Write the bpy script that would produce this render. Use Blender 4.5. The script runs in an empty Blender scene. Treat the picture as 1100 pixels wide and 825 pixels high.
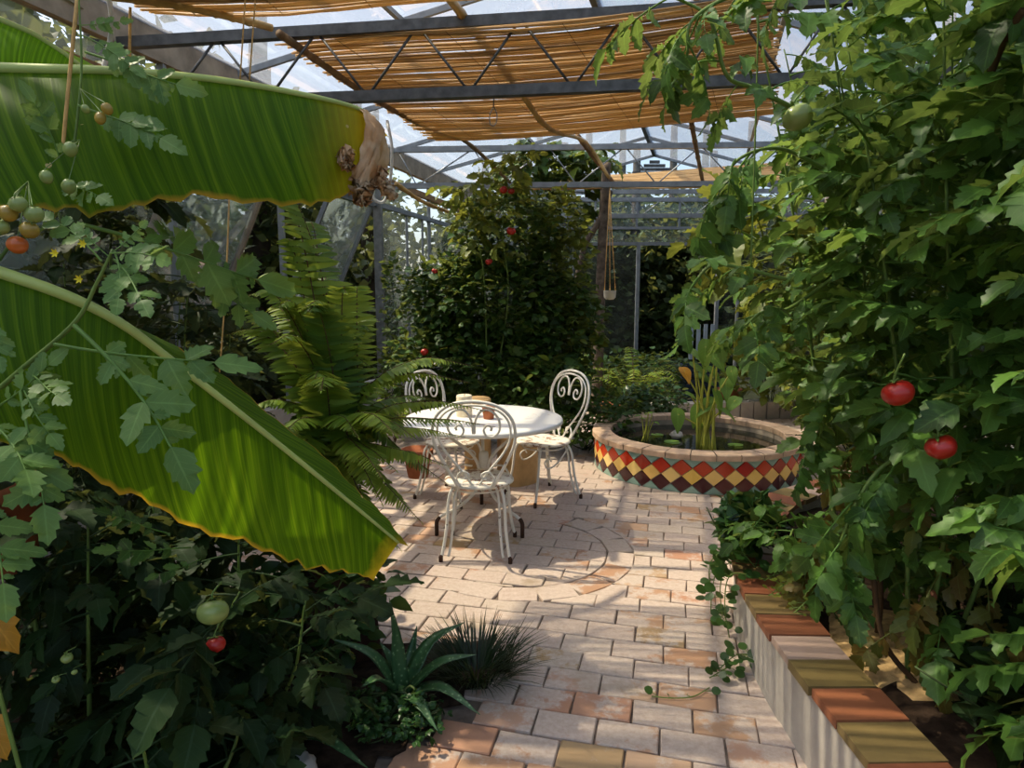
import bpy, math, random
import numpy as np
from mathutils import Vector, Matrix, Euler
C = bpy.context.scene
COL = C.collection
PI = math.pi
R = math.radians
# ---------------------------------------------------------------- camera, sky, sun, exposure
F_PX, CAM_Z, PITCH = 700.0, 1.56, math.atan((412.5 - 317) / 700.0)
cam_data = bpy.data.cameras.new('camera')
cam_data.sensor_width = 36.0
cam_data.lens = 36.0 * F_PX / 1100.0
cam_data.clip_start = 0.02
cam_data.clip_end = 300
cam = bpy.data.objects.new('camera', cam_data)
cam.location = (0, 0, CAM_Z)
cam.rotation_euler = (PI / 2 - PITCH, 0, 0)
COL.objects.link(cam)
C.camera = cam
C.view_settings.view_transform = 'Standard'
C.view_settings.look = 'None'
C.view_settings.gamma = 1.0
C.view_settings.use_curve_mapping = False
C.view_settings.exposure = 0.45
SUN_AZ, SUN_EL, SUN_E, SKY_E = R(287), R(56), 5.0, 0.25   # azimuth from +Y clockwise
C.cycles.use_denoising = True
C.cycles.max_bounces = 8
C.cycles.transparent_max_bounces = 16
C.cycles.sample_clamp_indirect = 6.0
world = bpy.data.worlds.new('sky')
C.world = world
world.use_nodes = True
wn = world.node_tree
wn.nodes.clear()
w_out = wn.nodes.new('ShaderNodeOutputWorld')
w_bg = wn.nodes.new('ShaderNodeBackground')
w_sky = wn.nodes.new('ShaderNodeTexSky')
w_sky.sky_type = 'NISHITA'
w_sky.sun_disc = False
w_sky.sun_elevation = SUN_EL
w_sky.sun_rotation = SUN_AZ
w_sky.air_density = 1.0
w_sky.dust_density = 4.0
w_bg.inputs['Strength'].default_value = SKY_E
wn.links.new(w_sky.outputs[0], w_bg.inputs['Color'])
wn.links.new(w_bg.outputs[0], w_out.inputs['Surface'])
sun_data = bpy.data.lights.new('sun', 'SUN')
sun_data.energy = SUN_E
sun_data.angle = R(0.6)
sun_data.color = (1.0, 0.86, 0.64)
sun = bpy.data.objects.new('sun', sun_data)
sd = Vector((math.sin(SUN_AZ) * math.cos(SUN_EL), math.cos(SUN_AZ) * math.cos(SUN_EL), math.sin(SUN_EL)))
sun.rotation_euler = sd.to_track_quat('Z', 'Y').to_euler()
sun.location = (0, 0, 12)
COL.objects.link(sun)

rng = np.random.default_rng(7)
random.seed(7)
# ---------------------------------------------------------------- pixel -> place helpers (1100x825)
def ray(px, py):
    cp, sp = math.cos(PITCH), math.sin(PITCH)
    v = (412.5 - py)
    return np.array([px - 550.0, F_PX * cp + v * sp, -F_PX * sp + v * cp])
def at(px, py, Y):
    d = ray(px, py)
    return np.array([0, 0, CAM_Z]) + d * (Y / d[1])
def flr(px, py, z=0.0):
    d = ray(px, py)
    return np.array([0, 0, CAM_Z]) + d * ((z - CAM_Z) / d[2])

# ---------------------------------------------------------------- mesh builder
class MB:
    def __init__(s):
        s.V, s.F, s.U, s.M, s.n = [], [], [], [], 0
    def add(s, V, F, uv=None, mat=0):
        V = np.asarray(V, float).reshape(-1, 3)
        F = np.asarray(F, int)
        s.V.append(V)
        s.U.append(np.zeros((len(V), 2)) if uv is None else np.asarray(uv, float))
        s.F.append(F + s.n)
        s.M.append(np.full(len(F), mat))
        s.n += len(V)
        return s
    def tube(s, P, r, n=6, mat=0, caps=True):
        P = np.asarray(P, float)
        k = len(P)
        r = np.broadcast_to(np.asarray(r, float), (k,))
        T = np.gradient(P, axis=0)
        T /= np.linalg.norm(T, axis=1)[:, None] + 1e-12
        a = np.array([0, 0, 1.0]) if abs(T[0][2]) < .9 else np.array([1.0, 0, 0])
        N = np.cross(T[0], a); N /= np.linalg.norm(N)
        V, uv = [], []
        ang = np.linspace(0, 2 * PI, n, endpoint=False)
        L = 0
        for i in range(k):
            N = N - T[i] * N.dot(T[i]); N /= np.linalg.norm(N) + 1e-12
            B = np.cross(T[i], N)
            V.append(P[i] + r[i] * (np.cos(ang)[:, None] * N + np.sin(ang)[:, None] * B))
            if i: L += np.linalg.norm(P[i] - P[i - 1])
            uv.append(np.stack([ang / (2 * PI), np.full(n, L)], 1))
        V = np.concatenate(V); uv = np.concatenate(uv)
        i = np.arange(n); j = (i + 1) % n
        F = np.concatenate([np.stack([q * n + i, q * n + j, (q + 1) * n + j, (q + 1) * n + i], 1) for q in range(k - 1)])
        s.add(V, F, uv, mat)
        if caps:
            off = s.n - len(V)
            s.F.append((off + i[::-1])[None]); s.M.append(np.array([mat]))
            s.F.append((off + (k - 1) * n + i)[None]); s.M.append(np.array([mat]))
        return s
    def box(s, c, size, rot=None, mat=0):
        x, y, z = np.array(size) / 2
        V = np.array([[-x, -y, -z], [x, -y, -z], [x, y, -z], [-x, y, -z], [-x, -y, z], [x, -y, z], [x, y, z], [-x, y, z]])
        if rot is not None: V = V @ np.array(rot).T
        return s.add(V + np.array(c), [[0, 3, 2, 1], [4, 5, 6, 7], [0, 1, 5, 4], [1, 2, 6, 5], [2, 3, 7, 6], [3, 0, 4, 7]], None, mat)
    def bar(s, a, b, w, h, mat=0):
        a = np.array(a, float); b = np.array(b, float)
        d = b - a; L = np.linalg.norm(d); d /= L
        up = np.array([0, 0, 1.0]) if abs(d[2]) < .95 else np.array([0, 1.0, 0])
        sd_ = np.cross(d, up); sd_ /= np.linalg.norm(sd_)
        u2 = np.cross(sd_, d)
        return s.box((a + b) / 2, (L, w, h), np.stack([d, sd_, u2], 1), mat)
    def lathe(s, prof, n=24, mat=0, c=(0, 0, 0)):
        ang = np.linspace(0, 2 * PI, n, endpoint=False)
        V = np.concatenate([np.stack([r * np.cos(ang), r * np.sin(ang), np.full(n, z)], 1) for r, z in prof]) + np.array(c)
        i = np.arange(n); j = (i + 1) % n
        F = np.concatenate([np.stack([q * n + i, q * n + j, (q + 1) * n + j, (q + 1) * n + i], 1) for q in range(len(prof) - 1)])
        return s.add(V, F, None, mat)
    def inst(s, tpl, mats, mat=0):
        """mats: (k,3,4) affine matrices"""
        V, F, U = tpl
        mats = np.asarray(mats)
        k = len(mats)
        if k == 0: return s
        W = np.einsum('kij,nj->kni', mats[:, :, :3], V) + mats[:, None, :, 3]
        FF = (F[None] + (np.arange(k) * len(V))[:, None, None]).reshape(-1, F.shape[1])
        return s.add(W.reshape(-1, 3), FF, np.tile(U, (k, 1)), mat)
    def build(s, name, mats, parent=None, local=False, smooth=True):
        V = np.concatenate(s.V)
        if parent is not None and not local:
            q = parent
            while q is not None:
                V = V - np.array(q.location); q = q.parent
        me = bpy.data.meshes.new(name)
        tot = np.concatenate([np.full(len(f), f.shape[1]) for f in s.F])
        loops = np.concatenate([f.ravel() for f in s.F])
        start = np.concatenate([[0], np.cumsum(tot)[:-1]])
        me.vertices.add(len(V)); me.vertices.foreach_set('co', V.ravel())
        me.loops.add(len(loops)); me.loops.foreach_set('vertex_index', loops)
        me.polygons.add(len(tot)); me.polygons.foreach_set('loop_start', start)
        me.polygons.foreach_set('loop_total', tot)
        me.polygons.foreach_set('material_index', np.concatenate(s.M))
        me.polygons.foreach_set('use_smooth', np.full(len(tot), smooth))
        uvl = me.uv_layers.new(name='UVMap')
        uvl.data.foreach_set('uv', np.concatenate(s.U)[loops].ravel())
        me.update(); me.validate()
        for m in (mats if isinstance(mats, (list, tuple)) else [mats]): me.materials.append(m)
        o = bpy.data.objects.new(name, me)
        COL.objects.link(o)
        if parent is not None: o.parent = parent
        return o

def tag(o, label=None, cat=None, group=None, kind=None):
    if label: o['label'] = label
    if cat: o['category'] = cat
    if group: o['group'] = group
    if kind: o['kind'] = kind
    return o
def empty(name, loc, label=None, cat=None, group=None, kind=None):
    o = bpy.data.objects.new(name, None)
    o.empty_display_size = .1
    o.location = tuple(float(v) for v in loc)
    COL.objects.link(o)
    return tag(o, label, cat, group, kind)
def dup(root, loc, rotz, label=None, scale=None):
    r = root.copy(); COL.objects.link(r)
    r.location = tuple(float(v) for v in loc); r.rotation_euler = (0, 0, rotz)
    if scale: r.scale = (scale,) * 3
    if label: r['label'] = label
    for ch in list(root.children):
        c = ch.copy(); COL.objects.link(c); c.parent = r
        for g in list(ch.children):
            d = g.copy(); COL.objects.link(d); d.parent = c
    return r
def spline(P, n=24):
    """Catmull-Rom through P"""
    P = np.asarray(P, float)
    if len(P) == 2: return P[0] + (P[1] - P[0]) * np.linspace(0, 1, n)[:, None]
    Q = np.concatenate([[2 * P[0] - P[1]], P, [2 * P[-1] - P[-2]]])
    out = []
    for t in np.linspace(0, len(P) - 1 - 1e-9, n):
        i = int(t); u = t - i
        a, b, c, d = Q[i:i + 4]
        out.append(.5 * (2 * b + (c - a) * u + (2 * a - 5 * b + 4 * c - d) * u * u + (3 * b - a - 3 * c + d) * u ** 3))
    return np.array(out)
def frame(o, d, up=(0, 0, 1), sc=1.0):
    """affine: x along d, z near up"""
    d = np.asarray(d, float); d = d / (np.linalg.norm(d) + 1e-12)
    up = np.asarray(up, float)
    y = np.cross(up, d)
    if np.linalg.norm(y) < 1e-3: y = np.cross([1.0, .3, 0], d)
    y /= np.linalg.norm(y)
    z = np.cross(d, y)
    return np.concatenate([np.stack([d, y, z], 1) * sc, np.asarray(o, float)[:, None]], 1)

# ---------------------------------------------------------------- materials
class NT:
    def __init__(s, name):
        s.m = bpy.data.materials.new(name); s.m.use_nodes = True
        s.t = s.m.node_tree; s.t.nodes.clear()
        s.out = s.n('ShaderNodeOutputMaterial')
    def n(s, typ, **kw):
        x = s.t.nodes.new(typ)
        for k, v in kw.items(): setattr(x, k, v)
        return x
    def l(s, a, b): s.t.links.new(a, b)
    def ramp(s, fac, stops, interp='LINEAR'):
        r = s.n('ShaderNodeValToRGB'); r.color_ramp.interpolation = interp
        e = r.color_ramp.elements
        while len(e) > 1: e.remove(e[-1])
        e[0].position = stops[0][0]; e[0].color = (*stops[0][1], 1)
        for p, c in stops[1:]:
            q = e.new(p); q.color = (*c, 1)
        s.l(fac, r.inputs[0]); return r.outputs[0]
    def noise(s, scale, detail=4, vec=None, rough=.55):
        x = s.n('ShaderNodeTexNoise'); x.inputs['Scale'].default_value = scale; x.inputs['Detail'].default_value = detail
        x.inputs['Roughness'].default_value = rough
        if vec is not None: s.l(vec, x.inputs['Vector'])
        return x.outputs[0]
    def mix(s, f, a, b, mode='MIX'):
        x = s.n('ShaderNodeMix', data_type='RGBA', blend_type=mode)
        for v, i in ((f, 0), (a, 6), (b, 7)):
            if hasattr(v, 'links'): s.l(v, x.inputs[i])
            else: x.inputs[i].default_value = v if i == 0 else (*v, 1)
        return x.outputs[2]
    def math(s, op, a, b=0.0, c=None):
        x = s.n('ShaderNodeMath', operation=op)
        for v, i in ((a, 0), (b, 1), (c, 2)):
            if v is None: continue
            if hasattr(v, 'links'): s.l(v, x.inputs[i])
            else: x.inputs[i].default_value = v
        return x.outputs[0]
    def obj(s): return s.n('ShaderNodeTexCoord').outputs['Object']
    def geo(s): return s.n('ShaderNodeNewGeometry')
    def uv(s):
        x = s.n('ShaderNodeSeparateXYZ'); s.l(s.n('ShaderNodeTexCoord').outputs['UV'], x.inputs[0]); return x.outputs[0], x.outputs[1]
    def bsdf(s, col, rough=.6, spec=.4, metal=0.0, bump=None, bstr=.3, bdist=.01):
        b = s.n('ShaderNodeBsdfPrincipled')
        if hasattr(col, 'links'): s.l(col, b.inputs['Base Color'])
        else: b.inputs['Base Color'].default_value = (*col, 1)
        if hasattr(rough, 'links'): s.l(rough, b.inputs['Roughness'])
        else: b.inputs['Roughness'].default_value = rough
        b.inputs['Specular IOR Level'].default_value = spec
        b.inputs['Metallic'].default_value = metal
        if bump is not None:
            u = s.n('ShaderNodeBump'); u.inputs['Strength'].default_value = bstr; u.inputs['Distance'].default_value = bdist
            s.l(bump, u.inputs['Height']); s.l(u.outputs[0], b.inputs['Normal'])
        return b.outputs[0]
    def trans(s, sh, col, f):
        t = s.n('ShaderNodeBsdfTranslucent')
        if hasattr(col, 'links'): s.l(col, t.inputs[0])
        else: t.inputs[0].default_value = (*col, 1)
        x = s.n('ShaderNodeMixShader')
        if hasattr(f, 'links'): s.l(f, x.inputs[0])
        else: x.inputs[0].default_value = f
        s.l(sh, x.inputs[1]); s.l(t.outputs[0], x.inputs[2]); return x.outputs[0]
    def done(s, sh): s.l(sh, s.out.inputs['Surface']); return s.m

def leaf_mat(name, dark, light, tl, tf=.4, rough=.45, odd=None, veins=True, spec=.35):
    """leaf: colour varies from leaf to leaf; fine midrib and side veins"""
    k = NT(name)
    rnd = k.geo().outputs['Random Per Island']
    stops = [(0.0, dark), (.85, light)]
    if odd is not None: stops += [(.94, light), (.97, odd)]
    col = k.ramp(rnd, stops)
    if veins:
        u, v = k.uv()
        a = k.math('ABSOLUTE', u)
        mid = k.math('LESS_THAN', a, .07)
        w = k.math('FRACT', k.math('SUBTRACT', k.math('MULTIPLY', v, 7.0), k.math('MULTIPLY', a, 1.6)))
        side = k.math('LESS_THAN', w, .12)
        vein = k.math('MAXIMUM', mid, k.math('MULTIPLY', side, .45))
        col = k.mix(k.math('MULTIPLY', vein, .35), col, tuple(min(1, c * 1.7 + .03) for c in light))
        bmp = k.math('SUBTRACT', 1.0, vein)
    else: bmp = k.noise(30, 2)
    sh = k.bsdf(col, rough, spec, bump=bmp, bstr=.25, bdist=.004)
    tcol = k.mix(1.0, col, tl, 'MULTIPLY')
    tt = k.mix(.6, tcol, tuple(t * .22 for t in tl))
    return k.done(k.trans(sh, tt, tf))
def plain(name, col, rough=.6, spec=.4, metal=0.0, var=.25, scale=8.0, bump=.2):
    k = NT(name)
    f = k.noise(scale, 5, k.obj())
    c = k.ramp(f, [(.3, tuple(x * (1 - var) for x in col)), (.7, tuple(min(1, x * (1 + var)) for x in col))])
    return k.done(k.bsdf(c, rough, spec, metal, bump=f, bstr=bump))
def island_mat(name, cols, rough=.6, spec=.3, tf=0.0, tl=(.9, .5, .2), nscale=25, var=.25):
    k = NT(name)
    rnd = k.geo().outputs['Random Per Island']
    c = k.ramp(rnd, [(i / max(1, len(cols) - 1), q) for i, q in enumerate(cols)])
    f = k.noise(nscale, 4, k.obj())
    c = k.mix(k.math('MULTIPLY', f, var * 2), c, tuple(x * .45 for x in cols[0]))
    sh = k.bsdf(c, rough, spec, bump=f, bstr=.15)
    if tf: sh = k.trans(sh, k.mix(.5, c, tl), tf)
    return k.done(sh)

M = {}
M['tomato_leaf'] = leaf_mat('tomato_leaf', (.02, .07, .01), (.105, .225, .035), (1.4, 1.55, .42), .43)
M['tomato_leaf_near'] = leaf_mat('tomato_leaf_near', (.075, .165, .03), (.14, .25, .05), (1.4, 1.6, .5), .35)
M['tomato_leaf_shade'] = leaf_mat('tomato_leaf_shade', (.004, .015, .003), (.013, .037, .006), (1.4, 1.5, .4), .2, rough=.6, spec=.18)  # darkened copy of the tomato leaf: deep shade put into its colour
M['old_leaf'] = leaf_mat('old_leaf', (.16, .09, .02), (.13, .17, .03), (1.7, 1.3, .3), .4, odd=(.2, .05, .02))
M['bush_leaf'] = leaf_mat('bush_leaf', (.016, .055, .01), (.05, .125, .02), (1.5, 1.5, .35), .34, odd=(.16, .24, .03))
M['yellow_leaf'] = leaf_mat('yellow_leaf', (.06, .095, .012), (.15, .2, .025), (1.6, 1.5, .3), .4)
M['tree_leaf'] = leaf_mat('tree_leaf', (.012, .03, .008), (.04, .075, .018), (1.5, 1.5, .4), .3, veins=False, rough=.6)
M['fern_leaf'] = leaf_mat('fern_leaf', (.11, .21, .02), (.24, .36, .04), (1.6, 1.5, .3), .45, veins=False)
M['fern_dark'] = leaf_mat('fern_dark', (.05, .12, .018), (.1, .2, .026), (1.5, 1.5, .3), .4, veins=False)
M['herb_leaf'] = leaf_mat('herb_leaf', (.012, .05, .012), (.035, .1, .02), (1.4, 1.5, .4), .25, veins=False, rough=.35)
M['grass_blade'] = leaf_mat('grass_blade', (.006, .016, .006), (.014, .035, .01), (1.3, 1.5, .4), .15, veins=False)
M['taro_leaf'] = leaf_mat('taro_leaf', (.1, .23, .03), (.2, .36, .05), (1.5, 1.5, .35), .45)
M['orange_leaf'] = leaf_mat('orange_leaf', (.5, .2, .02), (.6, .3, .02), (1.4, 1.0, .3), .4)
M['stem'] = plain('stem', (.13, .2, .04), .5, .3, var=.3)
M['stem_dark'] = plain('stem_dark', (.05, .075, .02), .6, .3)
M['stem_yellow'] = plain('stem_yellow', (.42, .42, .06), .45, .4)
M['dry_stem'] = plain('dry_stem', (.1, .055, .025), .8, .2)
M['red_tomato'] = plain('red_tomato', (.42, .018, .01), .33, .5, var=.15, scale=4, bump=.02)
M['orange_tomato'] = plain('orange_tomato', (.5, .11, .02), .22, .5, var=.25, scale=12, bump=.02)
M['green_tomato'] = plain('green_tomato', (.24, .3, .08), .25, .5, var=.2, scale=10, bump=.02)
M['turning_tomato'] = plain('turning_tomato', (.3, .2, .03), .25, .5, var=.4, scale=14, bump=.02)
M['flower'] = plain('flower', (.75, .6, .03), .6, .2)
M['metal'] = plain('metal', (.23, .235, .23), .45, .5, .6, var=.3, scale=14)
M['metal_dark'] = plain('metal_dark', (.1, .1, .1), .45, .5, .6, var=.35, scale=14)
M['alu'] = plain('alu', (.27, .29, .31), .45, .5, .6, var=.2, scale=10)
M['beam'] = plain('beam', (.3, .25, .19), .7, .3, var=.35, scale=6)
M['rail_wood'] = plain('rail_wood', (.27, .15, .06), .6, .3, var=.35, scale=9)
M['bamboo'] = plain('bamboo', (.46, .28, .09), .45, .4, var=.3, scale=9)
M['branch'] = plain('branch', (.2, .12, .06), .75, .3, var=.4, scale=12)
M['bark'] = plain('bark', (.13, .1, .075), .9, .2, var=.5, scale=14, bump=.8)
M['bark_dark'] = plain('bark_dark', (.06, .05, .04), .9, .2, var=.5, scale=5, bump=.8)
M['hose'] = plain('hose', (.6, .6, .58), .4, .4, var=.1)
M['twine'] = plain('twine', (.6, .36, .13), .8, .2, var=.2, scale=60)
M['soil'] = plain('soil', (.035, .022, .014), .95, .1, var=.6, scale=20, bump=.9)
M['soil_light'] = plain('soil_light', (.5, .33, .15), .95, .1, var=.4, scale=26, bump=.8)
M['outside_ground'] = plain('outside_ground', (.022, .026, .014), .95, .1, var=.5, scale=3, bump=.6)
M['planter'] = plain('planter', (.05, .022, .014), .75, .25, var=.35, scale=9)
M['terracotta'] = plain('terracotta', (.36, .12, .05), .8, .25, var=.25, scale=9)
M['stone'] = plain('stone', (.52, .48, .42), .8, .3, var=.2, scale=10, bump=.5)
M['white_pot'] = plain('white_pot', (.7, .68, .6), .4, .4, var=.08)
M['wood_log'] = plain('wood_log', (.52, .33, .14), .6, .3, var=.22, scale=7)
M['candle'] = plain('candle', (.8, .7, .5), .4, .4, var=.1)
M['blue_plastic'] = plain('blue_plastic', (.03, .05, .09), .4, .4, var=.2)
M['pale_stripe'] = plain('pale_stripe', (.4, .47, .55), .5, .3, var=.15)
M['reed'] = island_mat('reed', [(.62, .4, .17), (.78, .56, .28), (.3, .17, .07), (.84, .63, .34)], .5, .25, .4, (1.0, .72, .36))
M['reed_pale'] = island_mat('reed_pale', [(.66, .44, .2), (.72, .5, .25), (.55, .33, .13)], .55, .25, .2, (1.0, .6, .25))

def glass_mat(name, dirt_col, lo, hi, scale=1.5):
    k = NT(name)
    tr = k.n('ShaderNodeBsdfTransparent'); tr.inputs[0].default_value = (.93, .96, .96, 1)
    gl = k.n('ShaderNodeBsdfGlossy'); gl.inputs['Roughness'].default_value = .06
    lw = k.n('ShaderNodeLayerWeight'); lw.inputs[0].default_value = .25
    fr = k.math('MULTIPLY', lw.outputs['Fresnel'], .6)
    m1 = k.n('ShaderNodeMixShader'); k.l(fr, m1.inputs[0]); k.l(tr.outputs[0], m1.inputs[1]); k.l(gl.outputs[0], m1.inputs[2])
    df = k.n('ShaderNodeBsdfDiffuse'); df.inputs[0].default_value = (*dirt_col, 1)
    tl = k.n('ShaderNodeBsdfTranslucent'); tl.inputs[0].default_value = (*dirt_col, 1)
    m2 = k.n('ShaderNodeMixShader'); m2.inputs[0].default_value = .6; k.l(df.outputs[0], m2.inputs[1]); k.l(tl.outputs[0], m2.inputs[2])
    f = k.noise(scale, 6, k.obj(), .65)
    mp = k.n('ShaderNodeMapRange'); mp.inputs[1].default_value = .3; mp.inputs[2].default_value = .75
    mp.inputs[3].default_value = lo; mp.inputs[4].default_value = hi; k.l(f, mp.inputs[0])
    m3 = k.n('ShaderNodeMixShader'); k.l(mp.outputs[0], m3.inputs[0]); k.l(m1.outputs[0], m3.inputs[1]); k.l(m2.outputs[0], m3.inputs[2])
    return k.done(m3.outputs[0])
M['roof_glass'] = glass_mat('roof_glass', (.6, .68, .78), .2, .32, .7)
M['wall_glass'] = glass_mat('wall_glass', (.4, .48, .48), .04, .24)
M['clear_glass'] = glass_mat('clear_glass', (.3, .36, .36), .015, .09)
M['dusty_glass'] = glass_mat('dusty_glass', (.36, .46, .47), .16, .36, 1.2)

def painted_iron():
    k = NT('painted_iron')
    v = k.obj()
    f = k.noise(16, 6, v, .7)
    msk = k.ramp(f, [(.0, (0, 0, 0)), (.64, (0, 0, 0)), (.69, (1, 1, 1))])
    c = k.mix(msk, (.78, .75, .66), (.1, .05, .025))
    return k.done(k.bsdf(c, .5, .35, bump=f, bstr=.25))
M['iron'] = painted_iron()
def painted_seat():
    k = NT('painted_seat')
    v = k.obj()
    f = k.noise(11, 7, v, .72)
    msk = k.ramp(f, [(.0, (0, 0, 0)), (.53, (0, 0, 0)), (.57, (1, 1, 1))])
    c = k.mix(msk, (.8, .74, .62), (.3, .17, .1))
    return k.done(k.bsdf(c, .5, .35, bump=f, bstr=.3))
M['seat_paint'] = painted_seat()
M['rust'] = plain('rust', (.06, .03, .018), .8, .2, var=.4, scale=20)
def table_paint():
    k = NT('table_paint')
    v = k.obj()
    f = k.noise(7, 7, v, .7)
    msk = k.ramp(f, [(.0, (0, 0, 0)), (.62, (0, 0, 0)), (.66, (1, 1, 1))])
    c = k.mix(msk, (.82, .8, .75), (.45, .33, .2))
    return k.done(k.bsdf(c, .35, .4, bump=f, bstr=.1))
M['table_paint'] = table_paint()

def tile_mat():
    k = NT('floor_tile')
    v = k.obj()
    rnd = k.geo().outputs['Random Per Island']
    base = k.ramp(rnd, [(0, (.35, .16, .085)), (.2, (.42, .23, .13)), (.4, (.47, .26, .16)), (.55, (.36, .24, .1)), (.7, (.5, .31, .22)), (.85, (.42, .19, .11)), (1, (.5, .34, .22))])
    n1 = k.noise(9, 6, v, .65)
    base = k.mix(n1, base, (.3, .16, .08), 'MIX') if False else k.mix(k.math('MULTIPLY', n1, .5), base, (.33, .2, .1))
    # lime bloom on the tiles: broad areas x blotches x tile
    n2 = k.noise(.55, 2, v)
    n3 = k.noise(6.5, 7, v, .68)
    yy = k.n('ShaderNodeSeparateXYZ'); k.l(v, yy.inputs[0])
    nr = k.n('ShaderNodeMapRange'); nr.inputs[1].default_value = 1.8; nr.inputs[2].default_value = 2.9; nr.inputs[3].default_value = -.13; nr.inputs[4].default_value = .1
    k.l(yy.outputs[1], nr.inputs[0]); near = nr.outputs[0]   # the lime bloom is trodden off towards the door end
    amt = k.math('ADD', k.math('MULTIPLY', n2, .9), k.math('ADD', k.math('MULTIPLY', n3, .85), k.math('ADD', k.math('MULTIPLY', k.math('FRACT', k.math('MULTIPLY', rnd, 7.31)), .34), near)))
    msk = k.ramp(amt, [(.0, (0, 0, 0)), (.93, (.06, .06, .06)), (1.04, (.8, .8, .8))])
    n5 = k.noise(40, 4, v, .7)
    lime = k.ramp(n5, [(.3, (.42, .34, .28)), (.7, (.58, .5, .43))])
    c = k.mix(msk, base, lime)
    n4 = k.noise(2.3, 5, v)
    moss = k.ramp(n4, [(0, (0, 0, 0)), (.6, (0, 0, 0)), (.72, (.55, .55, .55))])
    c = k.mix(moss, c, (.2, .14, .05))
    return k.done(k.bsdf(c, .62, .35, bump=k.math('ADD', n3, k.math('MULTIPLY', n5, .4)), bstr=.35, bdist=.01))
M['tile'] = tile_mat()
M['grout'] = plain('grout', (.17, .13, .1), .95, .1, var=.4, scale=15, bump=.5)
M['coping'] = island_mat('coping', [(.42, .15, .06), (.3, .19, .04), (.46, .28, .2), (.4, .13, .05), (.33, .22, .05), (.5, .33, .24)], .55, .35, nscale=16, var=.35)
M['render_wall'] = plain('render_wall', (.4, .365, .32), .9, .15, var=.14, scale=7, bump=.35)
M['pond_rim'] = plain('pond_rim', (.55, .38, .25), .75, .3, var=.22, scale=12, bump=.4)
M['pond_in'] = plain('pond_in', (.3, .25, .19), .85, .2, var=.35, scale=8, bump=.4)
M['z_red'] = island_mat('glazed_red', [(.62, .045, .012), (.36, .014, .01), (.7, .075, .012), (.24, .012, .01)], .12, .5, nscale=14, var=.15)
M['z_yellow'] = island_mat('glazed_yellow', [(.9, .56, .09), (.95, .68, .26), (.88, .46, .05)], .12, .5, nscale=14, var=.12)
M['z_maroon'] = island_mat('glazed_maroon', [(.07, .008, .01), (.045, .006, .008), (.1, .012, .012)], .12, .5, nscale=14, var=.1)
M['z_teal'] = island_mat('glazed_teal', [(.27, .42, .34), (.3, .45, .36), (.22, .36, .3)], .2, .5, nscale=14, var=.12)
M['z_grout'] = plain('tile_grout', (.4, .33, .25), .9, .2, var=.2)
def water_mat():
    k = NT('pond_water')
    f = k.noise(14, 3, k.obj())
    return k.done(k.bsdf((.012, .014, .008), .06, .5, bump=f, bstr=.06))
M['water'] = water_mat()

def banana_mat(t0, t1, cs=1.0):
    """u: 0 midrib..1 edge, v: 0 base..1 tip"""
    k = NT('banana_leaf')
    u, v = k.uv()
    w = k.math('SUBTRACT', v, k.math('MULTIPLY', u, .075))
    cb = k.n('ShaderNodeCombineXYZ'); k.l(k.math('MULTIPLY', w, 90.0), cb.inputs[0]); k.l(k.math('MULTIPLY', u, .8), cb.inputs[1])
    st = k.noise(1.0, 3, cb.outputs[0], .6)
    cb2 = k.n('ShaderNodeCombineXYZ'); k.l(k.math('MULTIPLY', w, 330.0), cb2.inputs[0]); k.l(k.math('MULTIPLY', u, .7), cb2.inputs[1])
    st2 = k.noise(1.0, 2, cb2.outputs[0])
    rib = k.math('SINE', k.math('MULTIPLY', w, 300.0))
    s = k.math('ADD', k.math('ADD', k.math('MULTIPLY', st, .5), k.math('MULTIPLY', st2, .5)), k.math('MULTIPLY', rib, .05))
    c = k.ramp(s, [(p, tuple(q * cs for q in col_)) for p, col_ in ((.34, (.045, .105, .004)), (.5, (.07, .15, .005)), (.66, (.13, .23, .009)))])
    nn = k.noise(5.0, 5, k.obj(), .6)
    tip = k.math('ADD', v, k.math('MULTIPLY', k.math('SUBTRACT', nn, .5), .16))
    yel = k.ramp(tip, [(t0, (0, 0, 0)), (t1, (.9, .9, .9))])
    c = k.mix(yel, c, (.5, .36, .02))
    edge = k.math('ADD', u, k.math('MULTIPLY', k.math('SUBTRACT', nn, .5), .09))
    ey = k.ramp(edge, [(.965, (0, 0, 0)), (1.0, (.9, .9, .9))])
    c = k.mix(ey, c, (.42, .25, .03))
    eb = k.ramp(k.math('MAXIMUM', edge, k.math('ADD', tip, -.02)), [(1.0, (0, 0, 0)), (1.012, (1, 1, 1))])
    c = k.mix(eb, c, (.2, .08, .025))
    # small torn, dried specks
    sp = k.n('ShaderNodeTexVoronoi'); sp.inputs['Scale'].default_value = 13; k.l(k.obj(), sp.inputs['Vector'])
    sk = k.math('MULTIPLY', k.math('LESS_THAN', sp.outputs['Distance'], .075), k.math('GREATER_THAN', nn, .52))
    c = k.mix(sk, c, (.5, .4, .2))
    sh = k.bsdf(c, .5, .14, bump=s, bstr=.3, bdist=.005)
    tc = k.mix(1.0, c, (2.2, 2.0, .8), 'MULTIPLY')
    return k.done(k.trans(sh, tc, .5))
M['banana'] = banana_mat(.71, .92)
M['banana_fresh'] = banana_mat(.965, 1.02)
M['banana_backlit'] = banana_mat(.96, 1.0, 2.2)  # light through the leaf put into its colour as a brighter green
M['midrib'] = plain('midrib', (.4, .46, .12), .4, .4, var=.15)
M['pseudostem'] = plain('pseudostem', (.17, .17, .06), .6, .3, var=.4)
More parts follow.
